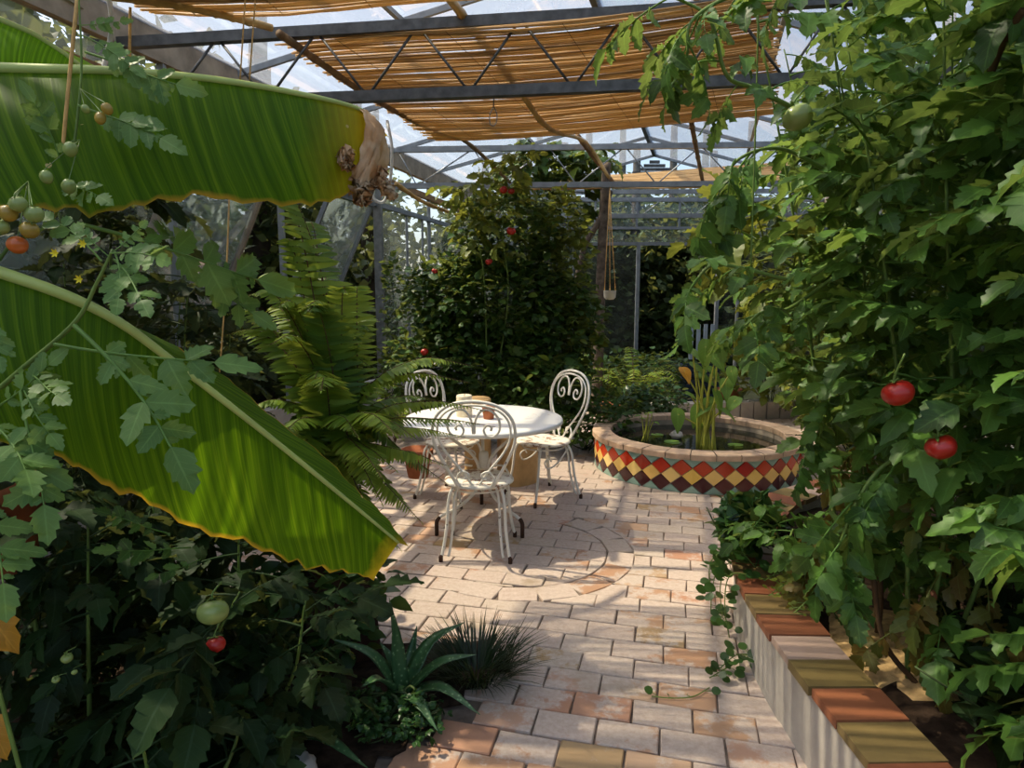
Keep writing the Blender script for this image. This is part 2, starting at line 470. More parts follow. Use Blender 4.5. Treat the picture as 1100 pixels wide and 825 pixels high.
def dry_leaf():
    k = NT('dry_leaf')
    f = k.noise(11, 5, k.obj(), .6)
    c = k.ramp(f, [(.28, (.25, .09, .03)), (.42, (.55, .3, .13)), (.65, (.8, .6, .38))])
    return k.done(k.trans(k.bsdf(c, .6, .3, bump=f, bstr=.5), (.6, .3, .1), .35))
M['dry_leaf'] = dry_leaf()
def aloe_mat():
    k = NT('aloe_leaf')
    f = k.n('ShaderNodeTexVoronoi'); f.inputs['Scale'].default_value = 55; k.l(k.obj(), f.inputs['Vector'])
    c = k.ramp(f.outputs['Distance'], [(.12, (.22, .32, .16)), (.3, (.045, .11, .035)), (1, (.03, .085, .03))])
    return k.done(k.bsdf(c, .35, .45))
M['aloe'] = aloe_mat()

# ---------------------------------------------------------------- leaf templates (x along, z up, length 1)
def strip(ts, hw, droop=0., fold=0., fwd=None, wav=0., seed=0):
    r = np.random.default_rng(seed)
    V, U = [], []
    for i, t in enumerate(ts):
        x, z = t, -droop * t * t
        f = 0 if fwd is None else fwd[i]
        wz = wav * r.normal() * (.3 + t) if wav else 0
        wz2 = wav * r.normal() * (.3 + t) if wav else 0
        V += [[x - f, hw[i], z + fold * hw[i] + wz], [x, 0, z], [x - f, -hw[i], z + fold * hw[i] + wz2]]
        U += [[1, t], [0, t], [-1, t]]
    F = []
    for i in range(len(ts) - 1):
        a = 3 * i
        F += [[a + 1, a + 4, a + 3, a], [a + 2, a + 5, a + 4, a + 1]]
    return np.array(V), np.array(F), np.array(U)
T_TS = [0, .1, .2, .3, .4, .5, .6, .7, .8, .9, 1.0]
T_HW = [.01, .17, .31, .27, .34, .25, .29, .19, .2, .1, .005]
T_FW = [0, -.02, -.06, .03, -.06, .03, -.06, .03, -.05, 0, 0]
def tomato_leaflet(seed, droop=.35, fold=.25):
    r = np.random.default_rng(seed)
    hw = np.array(T_HW) * r.uniform(.85, 1.15, len(T_HW))
    return strip(T_TS, hw, droop, fold, T_FW, .025, seed)
def apply(tpl, m):
    V, F, U = tpl
    return V @ m[:, :3].T + m[:, 3], F, U
def merge(parts):
    V, F, U, n = [], [], [], 0
    for v, f, u in parts:
        V.append(v); F.append(f + n); U.append(u); n += len(v)
    return np.concatenate(V), np.concatenate(F), np.concatenate(U)
def rachis_strip(P, r):
    b = MB().tube(P, r, 4, caps=False)
    return b.V[0], b.F[0], np.stack([np.full(len(b.V[0]), .0), b.U[0][:, 1]], 1)
def tomato_leaf(seed, hang=1.0, lf=1.0):
    """compound leaf, length 1"""
    r = np.random.default_rng(seed)
    arch = r.uniform(.2, .55) * hang
    def pt(s): return np.array([s * (1 - .12 * arch * s), .05 * math.sin(3 * s + seed), .12 * s - arch * s * s])
    parts = [rachis_strip(np.array([pt(s) for s in np.linspace(0, .9, 7)]), np.linspace(.014, .006, 7))]
    k = 0
    for s, L in ((.28, .2), (.44, .31), (.6, .36), (.76, .32)):
        for side in (-1, 1):
            k += 1
            if r.random() < .08: continue
            ll = L * r.uniform(.8, 1.2) * lf
            an = r.uniform(.7, 1.15)
            d = np.array([math.cos(an), side * math.sin(an), -r.uniform(.15, .8) * hang])
            up = np.array([r.normal() * .3, r.normal() * .3, 1])
            parts.append(apply(tomato_leaflet(seed * 31 + k, r.uniform(.1, .6) * hang, r.uniform(.0, .45)), frame(pt(s + r.uniform(-.03, .03)), d, up, ll)))
            if r.random() < .6:
                parts.append(apply(tomato_leaflet(seed * 31 + k + 50, .3, .3), frame(pt(s + .09), d * [1, 1, .5], up, ll * .35)))
    d = pt(.95) - pt(.85)
    parts.append(apply(tomato_leaflet(seed * 31 + 99, r.uniform(.2, .6) * hang, r.uniform(.05, .35)), frame(pt(.9), d, (0, .2 * r.normal(), 1), .4 * lf)))
    return merge(parts)
TOMATO = [tomato_leaf(100 + i, [1.0, .7, 1.3][i % 3]) for i in range(14)]
def ovate(seed, w=.34, droop=.2, fold=.2):
    return strip([0, .15, .35, .6, .82, 1], np.array([.01, .7, 1.0, .85, .45, .01]) * w, droop, fold, None, .02, seed)
OVATE = [ovate(i, .26 + .03 * (i % 4), .1 + .12 * (i % 3), .1 + .1 * (i % 3)) for i in range(8)]
DIAMOND = (np.array([[0, 0, 0], [.5, .3, .06], [1, 0, -.12], [.5, -.3, .06], [.5, 0, 0]]), np.array([[0, 4, 1], [4, 2, 1], [0, 3, 4], [4, 3, 2]]), np.array([[0, 0], [1, .5], [0, 1], [-1, .5], [0, .5]]))
def trifoliate(seed):
    r = np.random.default_rng(seed)
    ps = [rachis_strip(np.array([[0, 0, 0], [.3, 0, .1], [.55, 0, .05]]), [.012, .01, .008])]
    for an, L in ((0, .6), (1.0, .5), (-1.0, .5)):
        d = np.array([math.cos(an), math.sin(an), -r.uniform(0, .5)])
        ps.append(apply(ovate(seed * 5 + int(an * 3), .4, r.uniform(.1, .4), .2), frame([.5, 0, .05], d, (0, 0, 1), L)))
    return merge(ps)
TRIF = [trifoliate(400 + i) for i in range(8)]

def rand_dirs(k, r, zlo=-.6, zhi=.9):
    a = r.uniform(0, 2 * PI, k); z = r.uniform(zlo, zhi, k); q = np.sqrt(np.maximum(0, 1 - z * z))
    return np.stack([q * np.cos(a), q * np.sin(a), z], 1)
def scatter(mb, tpls, P, D, sizes, r, upj=.35, mat=0):
    groups = {}
    for i in range(len(P)):
        t = int(r.integers(len(tpls)))
        groups.setdefault(t, []).append(frame(P[i], D[i], np.array([0, 0, 1.0]) + r.normal(size=3) * upj, sizes[i]))
    for t, ms in groups.items(): mb.inst(tpls[t], np.array(ms), mat)
def along(path, t):
    path = np.asarray(path); k = len(path) - 1
    x = np.clip(t, 0, 1) * k; i = min(int(x), k - 1)
    return path[i] + (path[i + 1] - path[i]) * (x - i)

# ================================================================ SETTING
# axis lines of the greenhouse on plan
def LW(Y): return -2.65 + (Y - 4.6) * .26
def RG(Y): return .2 + (Y - 4.6) * .3
def RW(Y): return 3.6 + (Y - 4.6) * .3
Y0, Y1, EAVE, RIDGE = -1.6, 13.2, 3.42, 4.28
# floor: every tile laid as a slightly uneven slab over a grout bed
bed_left = [flr(330, 900), flr(395, 825), flr(470, 775), flr(545, 728), flr(512, 690), flr(458, 700), flr(396, 690), flr(330, 668), flr(180, 640), flr(-300, 620)]
bed_left = np.array([p[:2] for p in bed_left] + [[-4, 2.0], [-4, .5], [-.5, .5]])
wall_line = spline([(1.06, .3, 0), (1.0, 1.3, 0), (.985, 2.0, 0), (1.0, 2.5, 0), (1.07, 2.95, 0), (1.3, 3.55, 0), (1.75, 4.1, 0), (2.5, 4.55, 0), (3.6, 4.9, 0)], 60)
def inside(p, poly):
    x, y = p; c = False; n = len(poly)
    for i in range(n):
        x1, y1 = poly[i][:2]; x2, y2 = poly[(i + 1) % n][:2]
        if (y1 > y) != (y2 > y) and x < (x2 - x1) * (y - y1) / (y2 - y1) + x1: c = not c
    return c
bed_right = np.concatenate([wall_line[:, :2] + [[.1, 0]], [[3.6, .3]]])
tbl = flr(520, 561)
arc_c = flr(560, 590)[:2]; arc_R = np.linalg.norm(flr(681, 600)[:2] - arc_c)
fl = MB()
ax = R(14); ca, sa = math.cos(ax), math.sin(ax)
tw, th, gap, tz = .225, .145, .004, .03
AC_IN = arc_R - .16
def slab(cx, cy, w, h, rot, clip=None):
    """clip: None, 'out' (keep outside the arc) or 'in' (keep inside the curved border row)"""
    c, s_ = math.cos(rot), math.sin(rot)
    j = rng.normal(size=(4, 2)) * .0018
    dz = rng.normal() * .0016
    tx, ty = rng.normal() * .006, rng.normal() * .006
    pts = np.array([(-w / 2, -h / 2), (w / 2, -h / 2), (w / 2, h / 2), (-w / 2, h / 2)]) + j
    k = 1 if clip is None else 7
    q = np.concatenate([pts[i] + (pts[(i + 1) % 4] - pts[i]) * np.linspace(0, 1, k, endpoint=False)[:, None] for i in range(4)])
    wpt = np.stack([cx + q[:, 0] * c - q[:, 1] * s_, cy + q[:, 0] * s_ + q[:, 1] * c], 1)
    if clip is not None:
        d = wpt - arc_c; r = np.linalg.norm(d, axis=1)
        lim = arc_R + .004 if clip == 'out' else AC_IN - .004
        bad = r < lim if clip == 'out' else r > lim
        if bad.all(): return
        wpt[bad] = arc_c + d[bad] * (lim / r[bad])[:, None]
        x, y = wpt[:, 0], wpt[:, 1]
        if abs(np.dot(x, np.roll(y, -1)) - np.dot(y, np.roll(x, -1))) / 2 < .003: return
    m = wpt.mean(0)
    n = len(wpt)
    e = wpt - m
    top = dz + e[:, 0] * tx + e[:, 1] * ty
    L = np.linalg.norm(e, axis=1)[:, None] + 1e-9
    V = np.concatenate([np.c_[wpt, np.full(n, -tz)], np.c_[wpt, top - .004], np.c_[wpt - e / L * .005, top]])
    i = np.arange(n); jn = (i + 1) % n
    fl.add(V, np.concatenate([np.stack([l + i, l + jn, l + n + jn, l + n + i], 1) for l in (0, n)]))
    fl.F.append((fl.n - n + i)[None]); fl.M.append(np.array([0]))
for iy in range(-10, 96):
    v = iy * th
    sh = (iy % 2) * .5 * tw + rng.uniform(-.03, .03)
    for ix in range(-24, 30):
        u = ix * tw + sh
        x, y = u * ca + v * sa, -u * sa + v * ca
        if not (.2 < y < 8.7 and LW(y) + .1 < x < RW(y)): continue
        if inside((x, y), bed_left) or inside((x, y), bed_right): continue
        dr = math.hypot(x - arc_c[0], y - arc_c[1])
        args = (x, y, tw - gap - rng.uniform(0, .004), th - gap - rng.uniform(0, .004), -ax + rng.normal() * .006)
        if R(-122) < math.atan2(y - arc_c[1], x - arc_c[0]) < R(75) and abs(dr - arc_R + .08) < .3:
            slab(*args, clip='out'); slab(*args, clip='in')
        else: slab(*args)
rr = arc_R - .08
na = int(rr * R(197) / .2)
for q in range(na):
    a = R(-122) + (q + .5) * R(197) / na
    slab(arc_c[0] + rr * math.cos(a), arc_c[1] + rr * math.sin(a), .16 - gap, rr * R(197) / na - gap, a)
floor = fl.build('floor', M['tile'], smooth=False)
floor['kind'] = 'structure'
g = MB()
g.add([[-3, -1, -.012], [5, -1, -.012], [5, 8.75, -.012], [-3, 8.75, -.012]], [[0, 1, 2, 3]])
gr = g.build('floor_grout', M['grout'], smooth=False); gr['kind'] = 'structure'
g = MB().add([[-60, -40, -.05], [60, -40, -.05], [60, 80, -.05], [-60, 80, -.05]], [[0, 1, 2, 3]])
go = g.build('ground', M['outside_ground'], smooth=False); go['kind'] = 'structure'

def soil_mesh(poly, z, name, mat, bumps=.02, step=.09):
    poly = np.asarray(poly)
    lo, hi = poly.min(0), poly.max(0)
    xs = np.arange(lo[0], hi[0] + step, step); ys = np.arange(lo[1], hi[1] + step, step)
    r = np.random.default_rng(5)
    idx = {}; V = []; F = []
    def vid(i, j):
        if (i, j) not in idx:
            idx[(i, j)] = len(V)
            V.append([xs[i], ys[j], z + r.normal() * bumps * .5 + bumps * math.sin(xs[i] * 5 + ys[j] * 3)])
        return idx[(i, j)]
    for i in range(len(xs) - 1):
        for j in range(len(ys) - 1):
            if inside((xs[i] + step / 2, ys[j] + step / 2), poly): F.append([vid(i, j), vid(i + 1, j), vid(i + 1, j + 1), vid(i, j + 1)])
    return tag(MB().add(V, F).build(name, mat), kind='structure')
soil_mesh(bed_left, .012, 'soil_bed_floor', M['soil'], .015)
soil_mesh(np.concatenate([wall_line[:, :2] + [[.16, 0]], [[3.6, .3]]]), .2, 'raised_bed_floor', M['soil'], .02)

# low rendered wall of the raised bed, with a coping of terracotta tiles
pw = empty('planter_wall', (1.0, 2.2, 0), 'low curved rendered wall of the raised bed with a coping of terracotta tiles', 'wall')
nrm = []
for i in range(len(wall_line)):
    t = wall_line[min(i + 1, len(wall_line) - 1)] - wall_line[max(i - 1, 0)]
    t /= np.linalg.norm(t); nrm.append([t[1], -t[0], 0])
nrm = np.array(nrm)
Vs = np.concatenate([wall_line + [0, 0, -.02], wall_line + [0, 0, .27], wall_line + nrm * .17 + [0, 0, .27], wall_line + nrm * .17 + [0, 0, -.02]])
k_ = len(wall_line)
Fs = []
for i in range(k_ - 1):
    for a in range(3): Fs.append([a * k_ + i, (a + 1) * k_ + i, (a + 1) * k_ + i + 1, a * k_ + i + 1])
Fs += [[0, 3 * k_, 2 * k_, k_]]
MB().add(Vs, Fs).build('wall_body', M['render_wall'], pw, smooth=False)
mt = []
for o_, z_ in ((-.006, .26), (-.006, .294), (.168, .294), (.168, .26)): mt.append(wall_line + nrm * o_ + [0, 0, z_])
MB().add(np.concatenate(mt), [[q * k_ + i, (q + 1) * k_ + i, (q + 1) * k_ + i + 1, q * k_ + i + 1] for i in range(k_ - 1) for q in range(3)]).build('mortar_bed', M['stone'], pw, smooth=False)
L_ = np.concatenate([[0], np.cumsum(np.linalg.norm(np.diff(wall_line, axis=0), axis=1))])
s0 = 0.0
tq = 0
while s0 < L_[-1] - .2:
    ln = .165 + rng.uniform(-.01, .01)
    def wp(s): return np.array([np.interp(s, L_, wall_line[:, q]) for q in range(3)]), np.array([np.interp(s, L_, nrm[:, q]) for q in range(3)])
    (a, na_), (b, nb) = wp(s0 + .004), wp(s0 + ln - .004)
    o1, w2 = -.022 + rng.uniform(-.006, .006), .195 + rng.uniform(-.01, .01)
    z0, z1 = .272, .302 + rng.uniform(-.004, .004)
    q = [a + na_ * o1, b + nb * o1, b + nb * w2, a + na_ * w2]
    V = [p + [0, 0, z0] for p in q] + [p + [0, 0, z1] for p in q]
    MB().add(V, [[0, 1, 2, 3], [7, 6, 5, 4], [4, 5, 1, 0], [5, 6, 2, 1], [6, 7, 3, 2], [7, 4, 0, 3]]).build(
        'coping_tile', island_mat('coping_tile', [[(.3, .1, .045), (.2, .14, .05), (.3, .105, .045), (.19, .135, .045), (.42, .3, .24), (.28, .1, .045), (.24, .16, .06)][tq % 7]] * 2, .55, .35, nscale=18, var=.3) if tq < 7 else bpy.data.materials.get('coping_tile' if tq % 7 == 0 else 'coping_tile.%03d' % (tq % 7)), pw, smooth=False)
    tq += 1
    s0 += ln
# patch of pale dry earth in the raised bed
r_ = np.random.default_rng(11)
ang = np.linspace(0, 2 * PI, 22, endpoint=False)
cc = at(985, 695, 2.35); cc[2] = .235
V = [[cc[0], cc[1], .27]]; 
for q, rad in ((0, .2), (1, .33)):
    for a in ang: V.append([cc[0] + rad * (1 + r_.normal() * .1) * math.cos(a), cc[1] + 1.1 * rad * (1 + r_.normal() * .1) * math.sin(a), .255 if q == 0 else .2])
F3 = [[0, 1 + i, 1 + (i + 1) % 22] for i in range(22)]
F4 = [[1 + i, 23 + i, 23 + (i + 1) % 22, 1 + (i + 1) % 22] for i in range(22)]
mb = MB().add(V, F4); mb.F.append(np.array(F3)); mb.M.append(np.zeros(22, int))
tag(mb.build('dry_earth', M['soil_light']), 'patch of pale dry earth in the raised bed under tomato stems', 'soil', kind='stuff')

# ---- glass roof
roof = empty('ceiling', (0, 5, EAVE), kind='structure')
for nm, xa, za, xb, zb in (('left', LW, EAVE, RG, RIDGE), ('right', RG, RIDGE, RW, EAVE)):
    mb = MB()
    ys = np.arange(Y0, Y1 + .01, 1.48)
    for a, b in zip(ys[:-1], ys[1:]):
        mb.add([[xa(a), a, za], [xb(a), a, zb], [xb(b), b, zb], [xa(b), b, za]], [[0, 1, 2, 3]])
    mb.build('glass_slope', M['roof_glass'], roof, smooth=False)
    for y in ys:
        MB().bar((xa(y), y, za - .02), (xb(y), y, zb - .02), .035, .05).build('rafter', M['alu'], roof, smooth=False)
    for f in (.5,):
        xm = lambda y: xa(y) + (xb(y) - xa(y)) * f
        zm = za + (zb - za) * f
        MB().bar((xm(Y0), Y0, zm - .05), (xm(Y1), Y1, zm - .05), .04, .04).build('purlin', M['alu'], roof, smooth=False)
MB().bar((RG(Y0), Y0, RIDGE), (RG(Y1), Y1, RIDGE), .06, .09).build('ridge_beam', M['metal_dark'], roof, smooth=False)
# ---- left wall
wl = empty('wall_left', (LW(6), 6, 0), kind='structure')
def lp(Y, z, dx=0): return np.array([LW(Y) + dx, Y, z])
MB().bar(lp(Y0, EAVE - .08), lp(Y1, EAVE - .08), .07, .24).build('eave_beam', M['beam'], wl, smooth=False)
MB().bar(lp(Y0, EAVE - .42), lp(Y1, EAVE - .42), .06, .08).build('wood_rail', M['rail_wood'], wl, smooth=False)
MB().bar(lp(Y0, 2.68), lp(Y1, 2.68), .05, .06).build('rail', M['alu'], wl, smooth=False)
MB().bar(lp(Y0, .25, .0), lp(Y1, .25, .0), .12, .5).build('base_course', M['render_wall'], wl, smooth=False)
for y in (.6, 3.1, 5.0, 6.35, 8.35, 10.0, 11.6):
    big = abs(y - 8.35) < .1
    MB().bar(lp(y, 0), lp(y, EAVE), .1 if big else .05, .1 if big else .05).build('post', M['metal'] if big else M['alu'], wl, smooth=False)
for a, b in ((-1.5, .6), (.6, 3.1), (3.1, 5.0), (8.35, 9.2), (9.2, 10.0), (10.0, 11.6), (11.6, 13.2)):
    MB().add([lp(a, .5), lp(b, .5), lp(b, 2.68), lp(a, 2.68)], [[0, 1, 2, 3]]).build('pane', M['wall_glass'], wl, smooth=False)
for a, b in zip((Y0, 1.5, 4.5, 6.35, 8.35, 10.0, 11.6), (1.5, 4.5, 6.35, 8.35, 10.0, 11.6, 13.2)):
    MB().add([lp(a, 2.7), lp(b, 2.7), lp(b, 3.3), lp(a, 3.3)], [[0, 1, 2, 3]]).build('pane', M['wall_glass'], wl, smooth=False)
MB().bar(lp(9.2, .5), lp(9.2, 2.68), .035, .035).build('mullion', M['alu'], wl, smooth=False)
MB().bar(lp(9.75, .5), lp(9.75, 2.68), .03, .03).build('mullion', M['alu'], wl, smooth=False)
# open awning sashes hinged at the rail, their bottoms swung out
for i, (a, b) in enumerate(((3.3, 4.7), (5.15, 6.2), (7.25, 8.2))):
    w = empty('window_%d' % (i + 1), lp((a + b) / 2, 2.66), kind='structure')
    z1 = 1.42; ox = -.55
    q = [lp(a, 2.66), lp(b, 2.66), lp(b, z1, ox), lp(a, z1 + .05, ox)]
    MB().add(q, [[0, 1, 2, 3]]).build('pane', M['dusty_glass'], w, smooth=False)
    fr = MB()
    for s_ in range(4): fr.bar(q[s_], q[(s_ + 1) % 4], .05, .045)
    fr.build('window_frame', M['beam' if i < 2 else 'alu'], w, smooth=False)
# ---- right wall
wr = empty('wall_right', (RW(4), 4, 0), kind='structure')
def rp(Y, z): return np.array([RW(Y), Y, z])
MB().bar(rp(Y0, EAVE - .08), rp(Y1, EAVE - .08), .07, .24).build('eave_beam', M['beam'], wr, smooth=False)
MB().bar(rp(Y0, .25), rp(Y1, .25), .12, .5).build('base_course', M['render_wall'], wr, smooth=False)
for a, b in zip(np.arange(Y0, Y1 - 1, 1.48), np.arange(Y0 + 1.48, Y1 + .5, 1.48)):
    MB().bar(rp(a, 0), rp(a, EAVE), .05, .05).build('post', M['alu'], wr, smooth=False)
    MB().add([rp(a, .5), rp(b, .5), rp(b, 3.3), rp(a, 3.3)], [[0, 1, 2, 3]]).build('pane', M['wall_glass'], wr, smooth=False)
# ---- back wall with its doorway
wb = empty('wall_back', (RG(Y1), Y1, 0), kind='structure')
XL, XR = LW(Y1), RW(Y1)
def bp(px, py): return at(px, py, Y1)
dL, dR = bp(685, 300)[0], bp(771, 300)[0]
z_t, z_s = bp(685, 245)[2], bp(685, 262)[2]
for z, w in ((EAVE, .08), (bp(600, 232)[2], .07), (z_t, .05), (z_s, .06)):
    MB().bar((XL, Y1, z), (XR, Y1, z), w, w).build('rail', M['alu'], wb, smooth=False)
for x in np.linspace(XL, XR, 5):
    if dL - .2 < x < dR + .2: continue
    MB().bar((x, Y1, 0), (x, Y1, EAVE), .05, .05).build('mullion', M['alu'], wb, smooth=False)
for x in (dL, dR):
    MB().bar((x, Y1, 0), (x, Y1, z_s), .07, .07).build('door_post', M['alu'], wb, smooth=False)
for x in (bp(640, 200)[0], bp(685, 200)[0], bp(731, 200)[0]):
    MB().bar((x, Y1, z_t), (x, Y1, EAVE), .04, .04).build('mullion', M['alu'], wb, smooth=False)
for a, b, z0, z1 in ((XL, dL, .3, z_s), (dR, XR, .3, z_s)):
    MB().add([[a, Y1, z0], [b, Y1, z0], [b, Y1, z1], [a, Y1, z1]], [[0, 1, 2, 3]]).build('pane', M['clear_glass'], wb, smooth=False)
MB().add([[XL, Y1, z_s], [XR, Y1, z_s], [XR, Y1, bp(600, 232)[2]], [XL, Y1, bp(600, 232)[2]]], [[0, 1, 2, 3]]).build('pane', M['wall_glass'], wb, smooth=False)
MB().add([[XL, Y1, bp(600, 232)[2]], [XR, Y1, bp(600, 232)[2]], [XR, Y1, EAVE], [XL, Y1, EAVE]], [[0, 1, 2, 3]]).build('pane', M['dusty_glass'], wb, smooth=False)
MB().add([[XL, Y1, EAVE], [XR, Y1, EAVE], [RG(Y1), Y1, RIDGE]], [[0, 1, 2]]).build('gable_pane', M['wall_glass'], wb, smooth=False)
# slatted dark louvre high in the gable
mb = MB()
for i in range(6):
    z = RIDGE - .5 + i * .07; w = 1.3 - i * .22
    mb.bar((RG(Y1) - w / 2, Y1 - .03, z), (RG(Y1) + w / 2, Y1 - .03, z), .02, .06)
mb.build('louvre', M['metal_dark'], wb, smooth=False)

# ================================================================ ROOF STEEL, MATS, POLES
def truss(Tl, Tr, Bl, Br, joints, label, mat, w=.045):
    o = empty('roof_truss', (np.array(Bl) + np.array(Br)) / 2, label, 'roof truss', 'roof trusses across the greenhouse')
    Tl, Tr, Bl, Br = map(np.array, (Tl, Tr, Bl, Br))
    MB().bar(Tl, Tr, w, w * 1.1).build('top_chord', mat, o, smooth=False)
    MB().bar(Bl, Br, w, w * 1.1).build('bottom_chord', mat, o, smooth=False)
    for i in range(joints):
        t0, t1, t2 = i / joints, (i + .5) / joints, (i + 1) / joints
        MB().tube([Tl + (Tr - Tl) * t0, Bl + (Br - Bl) * t1], .009, 6).build('web_bar', mat, o)
        MB().tube([Bl + (Br - Bl) * t1, Tl + (Tr - Tl) * t2], .009, 6).build('web_bar', mat, o)
    return o
def ext(p, q, f): return p + (q - p) * f
YA, YB, YC = 4.5, 8.4, 12.4
a0, a1 = at(128, 47, YA + .05), at(850, 3, YA - .15)
b0, b1 = at(128, 115, YA + .05), at(850, 85, YA - .15)
truss(a0, ext(a0, a1, 1.22), b0, ext(b0, b1, 1.22), 8, 'nearest dark steel roof truss under the large reed mat', M['metal_dark'], .06)
a0, a1 = at(427, 161, YB), at(850, 155, YB)
b0, b1 = at(405, 200, YB), at(850, 197, YB)
truss(a0, ext(a0, a1, 1.35), b0, ext(b0, b1, 1.35), 7, 'middle pale steel roof truss above the tall leafy bush', M['alu'], .06)
a0, a1 = at(560, 207, YC), at(850, 205, YC)
b0, b1 = at(545, 233, YC), at(850, 231, YC)
truss(a0, ext(a0, a1, 1.5), b0, ext(b0, b1, 1.5), 8, 'furthest thin steel roof truss in front of the back wall', M['alu'], .07)

def reed_mat_obj(name, corners, n, label, mat, sag=.05, rad=.0075, gaps=.3, seed=1):
    """corners: near-left, near-right, far-right, far-left; reeds run left-right"""
    r = np.random.default_rng(seed)
    nl, nr, fr_, fl_ = map(np.array, corners)
    base = (nl + nr + fr_ + fl_) / 4
    o = empty(name, base, label, 'reed mat')
    mb = MB()
    for i in range(n):
        t = (i + .5) / n + r.normal() * gaps / n
        a = nl + (fl_ - nl) * t; b = nr + (fr_ - nr) * t
        a = a + (a - b) * r.uniform(-.01, .02); b = b + (b - a) * r.uniform(-.01, .02)
        P = []
        k = 9
        ph = r.uniform(0, 6); zj = r.uniform(-.009, .009)
        for q in range(k):
            f = q / (k - 1)
            z = -sag * (4 * f * (1 - f)) + .03 * math.sin(7 * f + 3 * t) * sag / .05 * .5 + zj + r.normal() * .002 + .004 * math.sin(ph + 9 * f)
            p = a + (b - a) * f + [0, r.normal() * .003, z]
            P.append(p)
        mb.tube(P, rad * r.uniform(.75, 1.2), 5, caps=False)
    mb.build('reeds', mat, o)
    for f in (.12, .36, .6, .85):
        P = []
        for q in range(14):
            t = q / 13
            a = nl + (fl_ - nl) * t; b = nr + (fr_ - nr) * t
            z = -sag * (4 * f * (1 - f)) + .03 * math.sin(7 * f + 3 * t) * sag / .05 * .5
            P.append(a + (b - a) * f + [0, 0, z - rad * 1.3])
        MB().tube(P, .0022, 4).build('binding_wire', M['dry_stem'], o)
    return o
# the large mat, lying on the bamboo poles over the table
m2 = reed_mat_obj('reed_mat', (at(302, 44, 4.55), at(830, -8, 4.1), at(830, 122, 7.0), at(470, 151, 7.3)), 185, 'large brown reed mat stretched under the roof over the table', M['reed'], .04, .0072, .5, 2)
# the near mat, over the viewer
e0, e1 = at(215, 12, 3.75), at(560, -6, 3.6)
dn = (e1 - e0) / np.linalg.norm(e1 - e0)
far_l, far_r = e0 - dn * .25, e0 + dn * 1.75
m1 = reed_mat_obj('reed_mat', (far_l + [-.5, -2.4, .05], far_r + [-.5, -2.4, .05], far_r, far_l), 150, 'nearest brown reed mat, only its edge showing at the top', M['reed'], .03, .0072, .5, 3)
m3 = reed_mat_obj('reed_mat', (at(572, 203, 8.6), at(850, 197, 8.5), at(850, 174, 10.4), at(612, 190, 10.6)), 150, 'small pale reed mat on the middle truss above the doorway', M['reed_pale'], .02, .008, .25, 4)

def bamboo(P, r, label, mat='bamboo', nodes=9):
    P = spline(P, 48)
    mb = MB()
    L = np.linspace(0, 1, 48)
    rr = r * (1 - .25 * L) * (1 + .22 * (np.abs((L * nodes) % 1 - .5) < .06))
    mb.tube(P, rr, 8)
    return tag(mb.build('bamboo_pole', M[mat]), label, 'pole', 'bamboo poles carrying the reed mats')
bamboo([at(110, -6, 3.55), at(180, 3, 3.6), at(240, 16, 3.7), at(292, 30, 3.9)], .027, 'thick pale bamboo pole under the edge of the nearest reed mat')
bamboo([at(300, 36, 4.3), at(345, 68, 4.9), at(391, 100, 5.5), at(445, 130, 6.6), at(500, 152, 7.4), at(548, 196, 8.3)], .026, 'bamboo pole along the left edge of the large reed mat', 'branch')
bamboo([at(478, -8, 4.0), at(495, 14, 4.4), at(530, 58, 5.0), at(560, 100, 5.7), at(590, 138, 6.6), at(629, 153, 8.2), at(655, 192, 8.3)], .028, 'bamboo pole crossing under the middle of the large reed mat')
bamboo([at(620, 145, 8.0), at(640, 172, 8.5), at(662, 200, 9.0)], .03, 'short stick running down from the middle truss to the small mat', 'branch', 4)
bamboo([at(742, 128, 7.6), at(748, 160, 8.2), at(755, 196, 8.6)], .03, 'short dark stick on the right of the middle truss', 'branch', 4)
bamboo([at(425, 197, 8.0), at(455, 217, 8.4), at(497, 233, 8.9)], .028, 'bent bamboo pole leaning from the left post to the bush', 'bamboo', 6)
# white hose loops and hanging twine
tag(MB().tube(spline([at(115, -10, 3.0), at(120, 20, 3.0), at(118, 45, 3.05), at(112, 72, 3.0), at(114, 100, 3.0)], 20), .011, 8).build('hose', M['hose']), 'white hose hanging beside the eave beam at the top left', 'hose')
tag(MB().tube(spline([at(416, 130, 5.2), at(421, 160, 5.1), at(419, 195, 5.1), at(413, 216, 5.1), at(403, 215, 5.1), at(398, 205, 5.1)], 24), .012, 8).build('hose', M['hose']), 'white hose end curling behind the dried banana leaf tip', 'hose')
for pts, lb, rad in (
    ([(84, -10, 1.3), (72, 110, 1.3), (64, 200, 1.3), (58, 232, 1.3)], 'thick pale twine tied to the tomato vine before the banana leaf', .0035),
    ([(140, 8, 2.9), (139, 75, 2.9)], 'orange twine hanging beside the white hose', .006),
    ([(264, -10, 2.6), (258, 86, 2.6)], 'thin twine left of a pair above the banana leaf', .003),
    ([(275, -10, 2.6), (268, 86, 2.6)], 'thin twine right of a pair above the banana leaf', .003),
    ([(247, 190, 2.2), (243, 300, 2.2), (236, 400, 2.2)], 'thin orange twine running down beside the tall fern', .0028),
    ([(815, -10, 2.1), (812, 120, 2.1), (806, 300, 2.1)], 'green twine holding the tomato vines on the path side', .003)):
    tag(MB().tube(spline([at(*p) for p in pts], 12), rad, 5).build('twine', M['stem' if lb.startswith('green') else 'twine']), lb, 'string')
hk = empty('hanging_hook', at(531, 100, 4.5), 'small wire hook hanging from the nearest roof truss', 'hook')
MB().tube([at(531, 98, 4.5), at(530, 116, 4.5)], .004, 5).build('wire', M['metal_dark'], hk)
